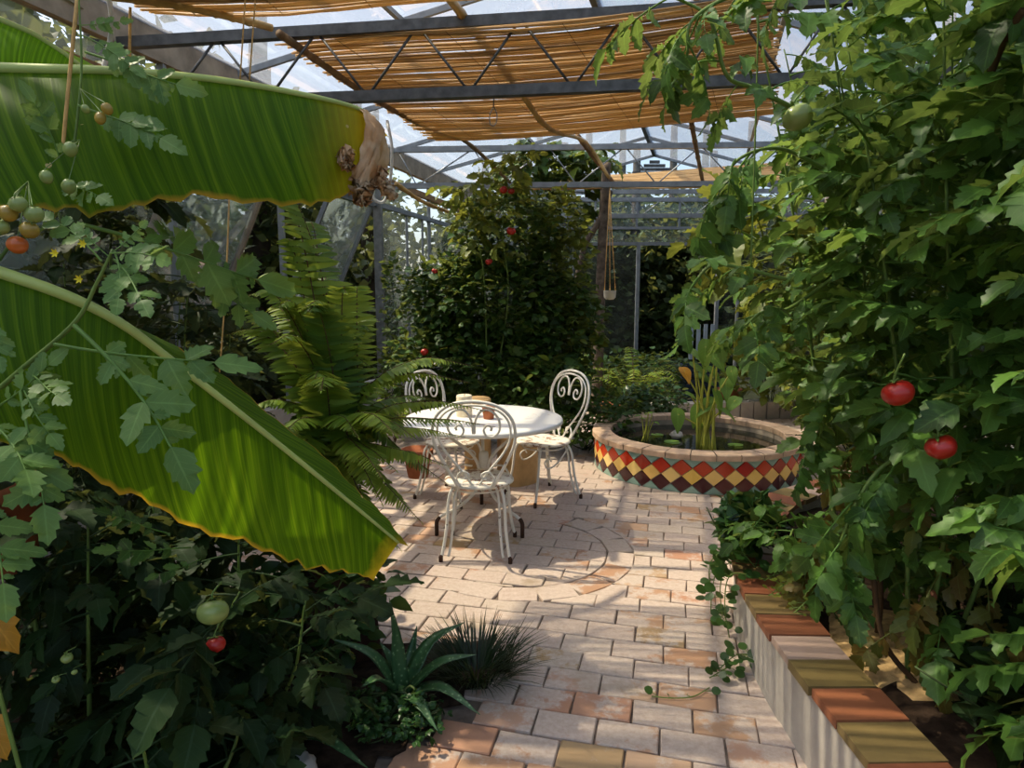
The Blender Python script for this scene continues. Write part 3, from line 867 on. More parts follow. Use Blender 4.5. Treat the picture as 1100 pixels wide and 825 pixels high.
MB().tube(spline([at(530, 115, 4.5), at(526, 124, 4.5), at(527, 134, 4.5), at(532, 134, 4.5), at(534, 124, 4.5), at(531, 115, 4.5)], 16), .004, 5).build('wire_loop', M['metal'], hk)

# ================================================================ FURNITURE
# iron chair, built facing +Y about the seat centre
def spiral(c0, r0, r1, a0, a1, n=22):
    a = np.linspace(a0, a1, n); rr = np.linspace(r0, r1, n)
    return np.stack([c0[0] + rr * np.cos(a), c0[1] + rr * np.sin(a)], 1)
def back_xy(p, zb=.455, lean=.1):   # (x, z) in the plane of the back -> 3D
    p = np.asarray(p, float)
    return np.stack([p[:, 0], -.185 - lean * (p[:, 1] - zb) / .5, p[:, 1]], 1)
ch = empty('garden_chair', (0, 0, 0), '-', 'chair', 'white iron garden chairs around the table')
MB().lathe([(.001, .452), (.12, .456), (.19, .459), (.21, .452), (.212, .44), (.2, .436), (.001, .436)], 36).build('seat', M['seat_paint'], ch, True)
hoop = [(-.1, .45), (-.17, .58), (-.232, .73), (-.222, .86), (-.14, .945), (0, .972), (.14, .945), (.222, .86), (.232, .73), (.17, .58), (.1, .45)]
MB().tube(back_xy(spline(hoop, 60)), .0095, 8).build('back_hoop', M['iron'], ch, True)
hi_ = [(-.015, .45), (-.08, .55), (-.165, .66), (-.208, .76), (-.195, .86), (-.125, .925), (0, .948), (.125, .925), (.195, .86), (.208, .76), (.165, .66), (.08, .55), (.015, .45)]
MB().tube(back_xy(spline(hi_, 60)) + [0, .012, 0], .007, 8).build('inner_hoop', M['iron'], ch, True)
for s_ in (-1, 1):
    sp = [(.004 * s_, .78), (.012 * s_, .86), (.05 * s_, .918), (.105 * s_, .915), (.145 * s_, .865), (.145 * s_, .8), (.11 * s_, .762), (.07 * s_, .77), (.058 * s_, .805), (.08 * s_, .832), (.102 * s_, .818), (.098 * s_, .8)]
    MB().tube(back_xy(spline(sp, 60)) + [0, .006, 0], .007, 8).build('back_scroll', M['iron'], ch, True)
    s2 = [(.09 * s_, .45), (.11 * s_, .5), (.08 * s_, .545), (.04 * s_, .53), (.045 * s_, .5), (.065 * s_, .505)]
    MB().tube(back_xy(spline(s2, 30)) + [0, .006, 0], .006, 8).build('back_scroll', M['iron'], ch, True)
for sx in (-1, 1):
    for sy in (-1, 1):
        P = spline([(sx * .14, sy * .12, .44), (sx * .165, sy * .15, .36), (sx * .175, sy * .17, .2), (sx * .195, sy * .2, .06), (sx * .205, sy * .215, .03)], 20)
        lg = MB().tube(P, .0095, 8)
        if sy < 0: lg.tube(P * [.8, 1, 1] + [0, .012, 0], .008, 8)
        lo = lg.build('leg', M['iron'], ch, True)
        f_ = MB().tube([P[-3], P[-1], P[-1] * [1, 1, 0] + [0, 0, .001]], [.011, .013, .013], 8).build('foot', M['rust'], lo, True)
    sc = spline([(sx * .15, -.13, .4), (sx * .16, -.02, .3), (sx * .165, .07, .27), (sx * .165, .1, .32), (sx * .165, .06, .345), (sx * .165, .04, .32)], 26)
    MB().tube(sc, .006, 8).build('brace_scroll', M['iron'], ch, True)
MB().tube(np.array([[.165 * math.cos(a), .155 * math.sin(a), .405] for a in np.linspace(0, 2 * PI, 33)]), .006, 6).build('under_ring', M['iron'], ch, True)
def face(vx, vy): return math.atan2(vy, vx) - PI / 2
ch.location = (-.2, 3.87, 0); ch.rotation_euler = (0, 0, R(-4))
ch['label'] = 'white iron garden chair with its back to the viewer, its seat worn brown'
dup(ch, (-.46, 4.93, 0), face(.86, -.5), 'white iron garden chair left of the table, half behind fern fronds')
dup(ch, (.24, 4.93, 0), face(-.84, -.54), 'white iron garden chair on the pond side of the table')

T = empty('garden_table', (tbl[0], tbl[1], 0), 'round white painted metal garden table with worn top', 'table')
MB().lathe([(.001, .742), (.3, .742), (.5, .741), (.53, .738), (.538, .73), (.538, .712), (.53, .706), (.52, .712), (.3, .722), (.001, .722)], 56).build('tabletop', M['table_paint'], T, True)
MB().lathe([(.4, .722), (.4, .7), (.385, .7), (.385, .722)], 40).build('apron_ring', M['iron'], T, True)
for i, a in enumerate((R(-48), R(-140), R(95))):
    def pol(r0, z): return (r0 * math.cos(a), r0 * math.sin(a), z)
    P = spline([pol(.36, .71), pol(.25, .62), pol(.1, .5), pol(.04, .38), pol(.06, .25), pol(.2, .16), pol(.33, .13), pol(.385, .1), pol(.39, .03)], 44)
    lg = MB().tube(P, .011, 8).build('leg', M['iron'], T, True)
    MB().tube(np.concatenate([P[-9:], [pol(.39, .001)]]), .0135, 8).build('foot', M['rust'], lg, True)
    S = spline([pol(.1, .42), pol(.2, .44), pol(.27, .38), pol(.24, .32), pol(.18, .34), pol(.2, .38)], 30)
    MB().tube(S, .0075, 8).build('scroll', M['iron'], lg, True)
MB().lathe([(.001, .5), (.03, .5), (.034, .48), (.034, .3), (.028, .28), (.001, .28)], 20).build('hub', M['iron'], T, True)
c0 = at(499, 456, 4.38); c0[2] = .742
cd = empty('candle', c0, 'thick pale pillar candle on the white table', 'candle')
MB().lathe([(.001, 0), (.052, 0), (.055, .005), (.054, .135), (.05, .145), (.035, .14), (.001, .132)], 26).build('wax', M['candle'], cd, True)
MB().tube([[0, 0, .13], [.003, 0, .152]], .002, 5).build('wick', M['rust'], cd, True)
c0 = at(525, 462, 4.28); c0[2] = .742
tag(MB().lathe([(.03, 0), (.034, .002), (.044, .075), (.046, .085), (.04, .085), (.036, .07), (.028, .012), (.001, .01)], 24).build('cup', M['terracotta'], None), 'small terracotta cup on the white table', 'cup').location = c0
# stumps of pale timber behind the table
def stump(px, py, w, d, h, label, rot):
    p = flr(px, py)
    n = 26
    ang = np.linspace(0, 2 * PI, n, endpoint=False)
    rr = np.random.default_rng(int(px))
    wob = 1 + .05 * np.sin(3 * ang + px) + .02 * rr.normal(size=n)
    mb = MB()
    prof = [(1.02, 0), (1.0, .03), (.98, h * .5), (.99, h - .015), (.95, h), (.001, h + .004)]
    V = np.concatenate([np.stack([q * w * wob * np.cos(ang), q * d * wob * np.sin(ang), np.full(n, z)], 1) for q, z in prof])
    i = np.arange(n); j = (i + 1) % n
    mb.add(V, np.concatenate([np.stack([k * n + i, k * n + j, (k + 1) * n + j, (k + 1) * n + i], 1) for k in range(len(prof) - 1)]))
    o = mb.build('log_stump', M['wood_log'])
    o.location = p; o.rotation_euler = (0, 0, rot)
    return tag(o, label, 'log')
stump(514, 519, .11, .14, .72, 'taller upright pale log behind the table, its top above the tabletop', .2)
stump(555, 517, .175, .16, .56, 'thick upright pale log standing behind the table on the pond side', .5)

# ================================================================ TILED POND
PR, PH = .92, .325
pc = np.array([1.69, 5.88, 0])
pond = empty('pond_basin', pc, 'round raised pond clad in red, yellow and maroon diamond tiles', 'pond')
MB().lathe([(PR - .012, 0), (PR - .012, PH - .045)], 96, c=pc).build('basin_wall', M['z_grout'], pond)
MB().lathe([(PR - .145, PH - .02), (PR - .145, .02), (.001, .02)], 64, c=pc).build('basin_lining', M['pond_in'], pond)
rim = MB()
nr_ = 30
for i in range(nr_):
    a0_, a1_ = i * 2 * PI / nr_ + .004, (i + 1) * 2 * PI / nr_ - .004
    A = np.linspace(a0_, a1_, 5)
    dz = rng.normal() * .002
    V = []
    for r0, z in ((PR - .15, PH - .05), (PR - .15, PH - .006), (PR - .143, PH), (PR + .012, PH), (PR + .022, PH - .008), (PR + .022, PH - .05)):
        for a in A: V.append([pc[0] + r0 * math.cos(a), pc[1] + r0 * math.sin(a), z + dz])
    F = [[l * 5 + q, l * 5 + q + 1, (l + 1) * 5 + q + 1, (l + 1) * 5 + q] for l in range(5) for q in range(4)] + [[5 * 5 + q, 5 * 5 + q + 1, q + 1, q] for q in range(4)]
    rim.add(V, F)
rim.build('rim', M['pond_rim'], pond, smooth=False)
tb = MB()
N_ = 35; hd = .0685; zt = PH - .05; top = zt - .0
def cyl(a, z, e): return [pc[0] + (PR + e) * math.cos(a), pc[1] + (PR + e) * math.sin(a), z]
def diamond(ac, zc, mat, clip_lo=None, clip_hi=None):
    sa_, sz = PI / N_ * .94, hd * .94
    pts = [(0, sz), (sa_, 0), (0, -sz), (-sa_, 0)]
    if clip_hi is not None: pts = [(sa_ * .97, 0), (0, -sz * .97), (-sa_ * .97, 0)]
    if clip_lo is not None: pts = [(0, sz * .97), (sa_ * .97, 0), (-sa_ * .97, 0)]
    n = len(pts)
    if n == 4:
        V = [cyl(ac, zc, .004)] + [cyl(ac + p, zc + q, .004) for p, q in pts] + [cyl(ac + p * 1.03, zc + q * 1.03, -.014) for p, q in pts]
        mb_F = [[0, 1 + i, 1 + (i + 1) % 4] for i in range(4)]
    else:
        V = [cyl(ac, zc + pts[0][1] * 0 + sum(q for _, q in pts) / 3, .004)] + [cyl(ac + p, zc + q, .004) for p, q in pts] + [cyl(ac + p, zc + q, -.014) for p, q in pts]
        mb_F = [[0, 1 + i, 1 + (i + 1) % 3] for i in range(3)]
    k0 = tb.n
    tb.add(V, [[1 + i, 1 + (i + 1) % n, 1 + n + (i + 1) % n, 1 + n + i] for i in range(n)], None, mat)
    tb.F.append(np.array(mb_F)[:, ::-1] + k0); tb.M.append(np.full(len(mb_F), mat))
for i in range(N_):
    a = 2 * PI * i / N_ + .02; ah = a + PI / N_
    diamond(a, zt - hd, 0)
    diamond(ah, zt - 2 * hd, 1)
    diamond(a, zt - 3 * hd, 2)
    diamond(ah, zt - .001, 3, clip_hi=1)
    diamond(ah, zt - 4 * hd + .002, 3, clip_lo=1)
tb.build('tile_band', [M['z_red'], M['z_yellow'], M['z_maroon'], M['z_teal']], pond, smooth=False)
wt = MB().add([[pc[0] + (PR - .146) * math.cos(a), pc[1] + (PR - .146) * math.sin(a), PH - .1] for a in np.linspace(0, 2 * PI, 64, endpoint=False)], [list(range(64))])
tag(wt.build('pond_water', M['water']), 'dark still water inside the tiled pond', 'water', kind='stuff')
# lily pads
lp_t = np.linspace(.25, 2 * PI - .25, 20)
pad = MB().add([[0, 0, 0]] + [[.075 * math.cos(a), .075 * math.sin(a), .004] for a in lp_t], [[0, i, i + 1] for i in range(1, 20)])
pad_o = pad.build('lily_pad', M['taro_leaf'])
tag(pad_o, '-', 'water plant', 'lily pads floating on the pond')
for i, (x, y, s_, lb) in enumerate(((722, 475, 1, 'lily pad near the near rim of the pond'), (706, 467, .8, 'small lily pad between the shoot and the tall pond plant'), (790, 478, .9, 'lily pad on the right of the tall pond plant'))):
    p = flr(x, y, PH - .095)
    o = pad_o if i == 0 else pad_o.copy()
    if i: COL.objects.link(o)
    o.location = p; o.rotation_euler = (.03, 0, i * 2.0); o.scale = (s_,) * 3
    o['label'] = lb
p = flr(727, 471, PH - .1)
v8 = MB()
tpl = MB().lathe([(.001, 0), (.05, .005), (.065, .03), (.05, .06), (.001, .075)], 10)
tag(MB().add(tpl.V[0] * (1 + .15 * np.random.default_rng(3).normal(size=tpl.V[0].shape)) + p, tpl.F[0]).build('stone', M['stone']), 'grey stone breaking the water inside the pond', 'stone')
# tall pond plant: yellow stalks and arrow leaves
ar = strip([-.35, -.2, 0, .2, .45, .7, .9, 1], np.array([.16, .3, .36, .36, .29, .17, .07, .005]), .25, .15, None, .02, 4)
pb = flr(757, 483, PH - .1)
tp = empty('pond_arum', pb, 'tall arum plant with yellow stalks growing in the tiled pond', 'plant')
r_ = np.random.default_rng(21)
for i, (px, py) in enumerate(((753, 405), (768, 385), (742, 425), (780, 412), (762, 432), (735, 398), (750, 440), (775, 440), (790, 430), (728, 445), (758, 372), (770, 425), (748, 395), (764, 398), (772, 362), (744, 378), (786, 398), (760, 445))):
    tip = at(px, py, pb[1] + r_.uniform(-.12, .15))
    b0_ = pb + [r_.normal() * .045, r_.normal() * .04, 0]
    mid = (b0_ + tip) / 2 + [(b0_[0] - tip[0]) * .25, 0, .03]
    P = spline([b0_, mid, tip], 14)
    st = MB().tube(P, np.linspace(.014, .006, 14), 6).build('stalk', M['stem_yellow'], tp)
    dd = np.array([r_.normal() * .6, r_.uniform(-.9, .1), -.45])
    MB().add(*apply(ar, frame(tip, dd, (r_.normal() * .3, -.3, 1), r_.uniform(.13, .2)))[:2], ar[2]).build('leaf', M['orange_leaf'] if i == 5 else M['taro_leaf'], st)
pb2 = flr(693, 474, PH - .1)
tp = empty('pond_shoot', pb2, 'small leafy shoot rising from the left side of the pond', 'plant')
for i in range(6):
    tip = pb2 + [r_.normal() * .04, r_.normal() * .03, r_.uniform(.16, .28)]
    st = MB().tube(spline([pb2 + [r_.normal() * .02, 0, 0], (pb2 + tip) / 2, tip], 8), .005, 5).build('stalk', M['stem_yellow'], tp)
    MB().add(*apply(OVATE[i], frame(tip, (r_.normal(), r_.normal(), .2), (0, 0, 1), .08))[:2], OVATE[i][2]).build('leaf', M['taro_leaf'], st)

# ================================================================ BANANA
bn = empty('banana_plant', (-1.75, 1.45, 0), 'banana plant with huge drooping green leaves reaching in from the left edge', 'banana plant')
def banana_leaf(mid, edge, far, name='leaf', mat='banana', n=60, m=10, seed=0, tear=.0):
    """mid: midrib points, edge: edge of the half facing us, far: offset vectors of the half behind (list of 3D points)"""
    r = np.random.default_rng(seed)
    A, B, D = spline(mid, n), spline(edge, n), spline(far, n)
    V, U = [], []
    for i in range(n):
        v = i / (n - 1)
        wv = .004 * math.sin(i * 1.9) + .006 * math.sin(i * .61 + 1)
        for k in range(m + 1):
            u = 1 - k / m
            p = A[i] + (B[i] - A[i]) * u
            bul = .1 * np.linalg.norm(B[i] - A[i]) * 4 * u * (1 - u)
            p = p + np.array([.0, -bul, bul * .3]) + np.array([0, 1, .3]) * wv * u
            if k == 0: p = p + np.array([0, 0, 1]) * (.004 * math.sin(i * 2.3) + .004 * r.normal())
            V.append(p); U.append((u, v))
        for k in range(1, m + 1):
            u = k / m
            V.append(A[i] + (D[i] - A[i]) * u + np.array([0, 1, .3]) * wv * u); U.append((u, v))
    w = 2 * m + 1
    F = [[i * w + k, i * w + k + 1, (i + 1) * w + k + 1, (i + 1) * w + k] for i in range(n - 1) for k in range(w - 1)]
    o = MB().add(V, F, U).build(name, M[mat], bn)
    MB().tube(A, np.linspace(.016, .004, n), 8).build('midrib', M['midrib'], o)
    return o
# leaf across the top, its underside half hanging towards us
mA = [at(-420, 60, 1.25), at(-150, 66, 1.3), at(0, 74, 1.36), at(120, 77, 1.42), at(230, 86, 1.5), at(330, 103, 1.6), at(385, 117, 1.68), at(404, 132, 1.72)]
eA = [at(-420, 180, 1.15), at(-150, 235, 1.18), at(0, 226, 1.24), at(110, 226, 1.3), at(215, 213, 1.4), at(325, 219, 1.52), at(378, 207, 1.63), at(396, 180, 1.7)]
fA = [p + np.array([.03, .24 * s_, -.03]) for p, s_ in zip(mA, (.3, .7, 1, 1, 1, .9, .6, .1))]
lA = banana_leaf(mA, eA, fA, seed=1)
# dried crumpled tip
def crumple(pts_grid, seed, amp=.0045):
    r = np.random.default_rng(seed)
    G = np.array(pts_grid)
    a, b, _ = G.shape
    rows = [spline(G[i], 18) for i in range(a)]
    G2 = np.stack([spline(np.stack([rows[i][j] for i in range(a)]), 14) for j in range(18)])
    sm = G2 + r.normal(size=G2.shape) * amp * .5 + np.array([0, 1, 0]) * (amp * np.sin(np.arange(18) * 1.7)[:, None, None] * np.cos(np.arange(14) * 1.1)[None, :, None])
    V = sm.reshape(-1, 3)
    F = [[i * 14 + j, i * 14 + j + 1, (i + 1) * 14 + j + 1, (i + 1) * 14 + j] for i in range(17) for j in range(13)]
    return V, F
mb = MB()
g1 = [[at(382, 112, 1.68), at(398, 122, 1.69), at(404, 138, 1.71)], [at(392, 128, 1.66), at(410, 138, 1.68), at(417, 158, 1.72)], [at(388, 165, 1.64), at(402, 172, 1.65), at(416, 180, 1.71)], [at(372, 190, 1.63), at(390, 200, 1.62), at(404, 196, 1.7)]]
mb.add(*crumple(g1, 1))
g2 = [[at(372, 188, 1.63), at(388, 194, 1.63), at(402, 188, 1.67)], [at(380, 200, 1.64), at(390, 206, 1.62), at(400, 204, 1.66)], [at(380, 218, 1.66), at(388, 221, 1.64), at(396, 216, 1.67)]]
mb.add(*crumple(g2, 2, .014))
g3 = [[at(400, 184, 1.68), at(408, 180, 1.66), at(414, 182, 1.7)], [at(402, 196, 1.68), at(413, 198, 1.65), at(420, 196, 1.7)], [at(416, 212, 1.7), at(422, 214, 1.68), at(428, 210, 1.72)]]
mb.add(*crumple(g3, 3, .01))
g4 = [[at(362, 166, 1.6), at(370, 158, 1.59), at(380, 160, 1.6)], [at(359, 174, 1.6), at(370, 176, 1.57), at(380, 174, 1.6)], [at(370, 183, 1.6), at(377, 184, 1.59), at(379, 180, 1.6)]]
mb.add(*crumple(g4, 4, .008))
tag(mb.build('dried_tip', M['dry_leaf'], lA), 'dried brown crumpled tip')
# leaf running down to the right
mC = [at(-480, 150, 1.25), at(-200, 236, 1.22), at(0, 293, 1.25), at(110, 336, 1.32), at(190, 392, 1.42), at(290, 470, 1.55), at(370, 535, 1.68), at(428, 583, 1.78)]
eC = [at(-480, 330, 1.15), at(-200, 430, 1.12), at(-10, 470, 1.16), at(90, 505, 1.24), at(178, 553, 1.36), at(272, 588, 1.5), at(350, 613, 1.63), at(402, 620, 1.74)]
fC = [p + np.array([.07, .2, -.1]) * s_ for p, s_ in zip(mC, (.3, .7, 1, 1, 1, 1, .7, .3))]
lC = banana_leaf(mC, eC, fC, seed=2, mat='banana_fresh')
# leaf behind, top left corner
mB = [at(-420, 110, 1.75), at(-150, 30, 1.8), at(-40, 14, 1.85), at(20, 30, 1.9), at(60, 52, 1.95), at(100, 82, 2.0), at(128, 112, 2.05)]
eB = [at(-420, 240, 1.6), at(-150, 190, 1.6), at(-40, 160, 1.65), at(10, 150, 1.72), at(40, 140, 1.8), at(80, 135, 1.9), at(122, 120, 2.02)]
fB = [p + np.array([.05, .22, -.02]) * s_ for p, s_ in zip(mB, (.4, .8, 1, 1, .8, .5, .1))]
banana_leaf(mB, eB, fB, seed=3, mat='banana_backlit')
P = spline([(-1.75, 1.45, 0), (-1.72, 1.43, .9), (-1.7, 1.42, 1.5), (-1.66, 1.42, 1.95)], 24)
MB().tube(P, np.linspace(.13, .06, 24), 16).build('pseudostem', M['pseudostem'], bn)
for src in (mA[0], mC[0], mB[0]):
    MB().tube(spline([(-1.66, 1.42, 1.75), (np.array([-1.66, 1.42, 1.9]) * .5 + src * .5), src], 12), np.linspace(.03, .016, 12), 8).build('leaf_stalk', M['midrib'], bn)

# ================================================================ TOMATO PLANTS
def tomato_mesh(rad, sq=.82, rib=.04):
    n, m = 20, 12
    V, F = [], []
    for i in range(m + 1):
        th_ = PI * i / m
        for k in range(n):
            a = 2 * PI * k / n
            q = math.sin(th_) * (1 + rib * math.cos(5 * a) * math.sin(th_) ** .5)
            z = math.cos(th_) * sq - (.16 * math.exp(-(th_ / .45) ** 2))
            V.append([rad * q * math.cos(a), rad * q * math.sin(a), rad * z])
    for i in range(m):
        for k in range(n): F.append([i * n + k, (i + 1) * n + k, (i + 1) * n + (k + 1) % n, i * n + (k + 1) % n])
    return np.array(V), np.array(F)
def add_tomato(parent, c, rad, mat, label, hang=None, sq=.84):
    V, F = tomato_mesh(rad, sq)
    tl = Matrix.Rotation(random.uniform(-.5, .5), 3, 'X') @ Matrix.Rotation(random.uniform(-.5, .5), 3, 'Y')
    tl = np.array(tl)
    o = MB().add(V @ tl.T + c, F).build('tomato', M[mat], parent)
    tag(o, label)
    mb = MB()
    topc = np.array([0, 0, rad * .72])
    for q in range(5):
        a = q * 2 * PI / 5 + random.random()
        s4 = strip([0, .35, .7, 1], [.05, .13, .1, .01], .25, .2)
        m_ = frame(topc, (math.cos(a), math.sin(a), .35), (0, 0, 1), rad * .95)
        v, f, u = apply(s4, m_)
        mb.add(v @ tl.T + c, f, u)
    P = [topc, topc + [0, .0, rad * .6], topc + [.02, .01, rad * 1.2]]
    if hang is not None: P = [topc @ tl.T + c, topc @ tl.T + c + [0, 0, rad * .5], np.array(hang)]
    else: P = np.array(P) @ tl.T + c
    mb.tube(spline(P, 8), rad * .07, 5)
    mb.build('calyx', M['stem'], o)
    return o
def tomato_plant(base, paths, label, leaf_per_m=24, size=(.26, .4), mat='tomato_leaf', zmin=.35, seed=0, old=0.0, group=None, stem_r=.009, lean=None, name='tomato_plant', tpls=None, stemmat='stem', cat='tomato plant', elev=(-.2, .6), mask=None):
    r = np.random.default_rng(seed)
    o = empty(name, base, label, cat, group)
    st = MB(); fol = MB()
    nold = 0
    for P in paths:
        P = np.asarray(P, float)
        S = spline(P, max(12, 6 * len(P)))
        st.tube(S, np.linspace(stem_r, stem_r * .3, len(S)), 6)
        L = np.linalg.norm(np.diff(S, axis=0), axis=1).sum()
        k = int(L * leaf_per_m)
        ang0 = r.uniform(0, 6)
        Ps, Ds, Sz = [], [], []
        for i in range(k):
            t = (i + r.uniform(.2, .8)) / k
            p = along(S, t)
            if p[2] < zmin: continue
            a = ang0 + i * 2.4 + r.normal() * .4
            d = np.array([math.cos(a), math.sin(a), r.uniform(*elev)])
            if lean is not None: d = d + np.array(lean) * r.uniform(0, 1)
            Ps.append(p); Ds.append(d); Sz.append(r.uniform(*size))
        if mask is not None:
            keep = [i for i in range(len(Ps)) if mask(Ps[i] + np.asarray(Ds[i]) / np.linalg.norm(Ds[i]) * Sz[i])]
            Ps, Ds, Sz = [Ps[i] for i in keep], [Ds[i] for i in keep], [Sz[i] for i in keep]
        if old:
            is_old = [(p[2] < .95 and r.random() < old) for p in Ps]
        else: is_old = [False] * len(Ps)
        T_ = tpls or TOMATO
        fi = [i for i in range(len(Ps)) if not is_old[i]]
        oi = [i for i in range(len(Ps)) if is_old[i]]
        scatter(fol, T_, [Ps[i] for i in fi], [Ds[i] for i in fi], [Sz[i] for i in fi], r, .3, 0)
        scatter(fol, T_, [Ps[i] for i in oi], [Ds[i] * [1, 1, 0] + [0, 0, -.8] for i in oi], [Sz[i] * .75 for i in oi], r, .3, 1)
    st.build('stem', M[stemmat], o)
    if fol.n: fol.build('foliage', [M[mat], M['old_leaf']], o)
    return o

# ---- right: row of vines in the raised bed
def to_px(p):
    d = np.asarray(p) - [0, 0, CAM_Z]
    cp, sp = math.cos(PITCH), math.sin(PITCH)
    z = d[1] * cp - d[2] * sp; y = d[1] * sp + d[2] * cp
    return 550 + F_PX * d[0] / z, 412.5 - F_PX * y / z
SIL = np.array([(-60, 905), (50, 890), (110, 850), (160, 800), (230, 785), (300, 800), (380, 815), (430, 850), (480, 878), (525, 880), (560, 845), (600, 810), (640, 830), (700, 885), (760, 965), (900, 1080)], float)
def right_mask(p):
    x, y = to_px(p)
    return x > np.interp(y, SIL[:, 0], SIL[:, 1])
RT = []
specs = [
    ((1.5, 1.55), [(1.5, 1.55, .2), (1.45, 1.6, 1.0), (1.35, 1.62, 1.8), (1.3, 1.62, 2.5)], 'tomato vine at the right edge, nearest the viewer'),
    ((1.42, 2.1), [(1.42, 2.1, .2), (1.42, 2.05, 1.0), (1.3, 2.0, 1.8), (1.2, 2.0, 2.75)], 'tall tomato vine bearing two red tomatoes over the raised bed'),
    ((1.5, 2.65), [(1.5, 2.65, .2), (1.42, 2.62, 1.1), (1.32, 2.6, 1.9), (1.1, 2.55, 2.9)], 'tall tomato vine behind the red tomatoes, bearing a big green tomato'),
    ((1.75, 3.2), [(1.75, 3.2, .2), (1.72, 3.2, 1.1), (1.68, 3.1, 2.0), (1.5, 3.0, 3.0)], 'tomato vine further along the raised bed beside the pond'),
    ((2.25, 3.75), [(2.25, 3.75, .2), (2.2, 3.7, 1.2), (2.05, 3.6, 2.1), (1.95, 3.5, 2.9)], 'tomato vine at the pond end of the raised bed'),
    ((2.05, 2.5), [(2.05, 2.5, .2), (2.05, 2.5, 1.2), (1.95, 2.4, 2.1), (1.9, 2.4, 3.0)], 'second-row tomato vine behind the two red tomatoes'),
    ((2.0, 1.8), [(2.0, 1.8, .2), (2.0, 1.8, 1.2), (1.85, 1.8, 2.1), (1.8, 1.8, 2.9)], 'second-row tomato vine deep in the right corner'),
    ((2.45, 3.2), [(2.45, 3.2, .2), (2.45, 3.2, 1.3), (2.4, 3.1, 2.2), (2.35, 3.1, 2.9)], 'tomato vine furthest back from the path in the raised bed'),
]
for i, (b, P, lb) in enumerate(specs):
    j = np.random.default_rng(50 + i)
    P = np.array(P)
    paths = [P]
    for q in range(2):
        off = np.array([j.uniform(-.16, .16), j.uniform(-.18, .18), 0])
        paths.append(np.array([P[0] + off * .3, P[1] + off, P[2] + off * 1.4, P[3] + off * 1.7 + [0, 0, j.uniform(-.5, 0)]]))
    RT.append(tomato_plant((b[0], b[1], .2), paths, lb, leaf_per_m=25, size=(.2, .35), seed=60 + i, old=.5 if i in (1, 2, 3) else .25, zmin=.42, mask=right_mask))
# branches reaching over the path
def branch(parent, pts, seed, n=9, size=(.2, .32), mat='tomato_leaf', name='branch', down=False):
    r = np.random.default_rng(seed)
    S = spline(pts, 24)
    o = MB().tube(S, np.linspace(.008, .004, 24), 6).build(name, M['stem'], parent)
    fb = MB(); Ps, Ds, Sz = [], [], []
    for i in range(n):
        t = .25 + .75 * i / (n - 1)
        p = along(S, t)
        T_ = along(S, min(1, t + .03)) - along(S, t - .03)
        T_ /= np.linalg.norm(T_)
        s_ = 1 if i % 2 else -1
        d = T_ * .8 + np.cross(T_, [0, .4, 1.0]) * s_ + [0, 0, -.7 if down else -.25] + r.normal(size=3) * .2
        Ps.append(p); Ds.append(d); Sz.append(r.uniform(*size))
    scatter(fb, TOMATO, Ps, Ds, Sz, r, .25)
    fb.build('foliage', M[mat], o)
    return o
branch(RT[1], [at(960, -40, 2.0), at(880, -30, 2.0), at(800, -10, 1.98), at(745, 20, 1.95), at(738, 60, 1.95)], 1, 9, (.16, .24), down=True)
branch(RT[1], [at(860, 120, 2.1), at(810, 95, 2.05), at(780, 80, 2.0), at(762, 20, 2.0), at(720, -5, 2.0)], 2, 8, (.16, .26), down=True)
branch(RT[2], [at(900, 190, 2.3), at(840, 160, 2.25), at(795, 170, 2.2), at(775, 200, 2.2)], 3, 8, (.2, .3), down=True)
branch(RT[2], [at(910, 270, 2.2), at(860, 300, 2.1), at(805, 290, 2.05), at(765, 285, 2.0), at(742, 310, 2.0)], 4, 8, (.15, .22))
branch(RT[2], [at(920, 280, 2.4), at(850, 330, 2.3), at(820, 335, 2.25), at(800, 350, 2.2)], 5, 8, (.16, .24))
branch(RT[3], [at(930, 330, 2.9), at(870, 300, 2.8), at(815, 260, 2.8), at(780, 240, 2.8)], 6, 9, (.22, .34), 'yellow_leaf')
branch(RT[4], [at(960, 330, 3.5), at(900, 340, 3.4), at(850, 330, 3.4), at(800, 310, 3.4)], 7, 10, (.25, .4), 'yellow_leaf')
branch(RT[2], [at(930, 400, 2.5), at(900, 410, 2.35), at(880, 440, 2.3), at(872, 480, 2.3)], 8, 7, (.16, .22))
branch(RT[1], [at(1000, 480, 2.0), at(950, 500, 2.0), at(920, 540, 2.0), at(900, 590, 2.0)], 9, 8, (.18, .28))
branch(RT[3], [at(980, 560, 2.7), at(920, 560, 2.6), at(880, 580, 2.6), at(860, 620, 2.6)], 10, 8, (.18, .28), 'old_leaf')
add_tomato(RT[1], at(965, 422, 1.82), .043, 'red_tomato', 'red tomato', at(972, 380, 1.8))
add_tomato(RT[1], at(1011, 480, 1.78), .04, 'red_tomato', 'red tomato', at(1008, 440, 1.8))
add_tomato(RT[2], at(857, 126, 1.95), .042, 'green_tomato', 'green tomato', at(868, 92, 2.1))

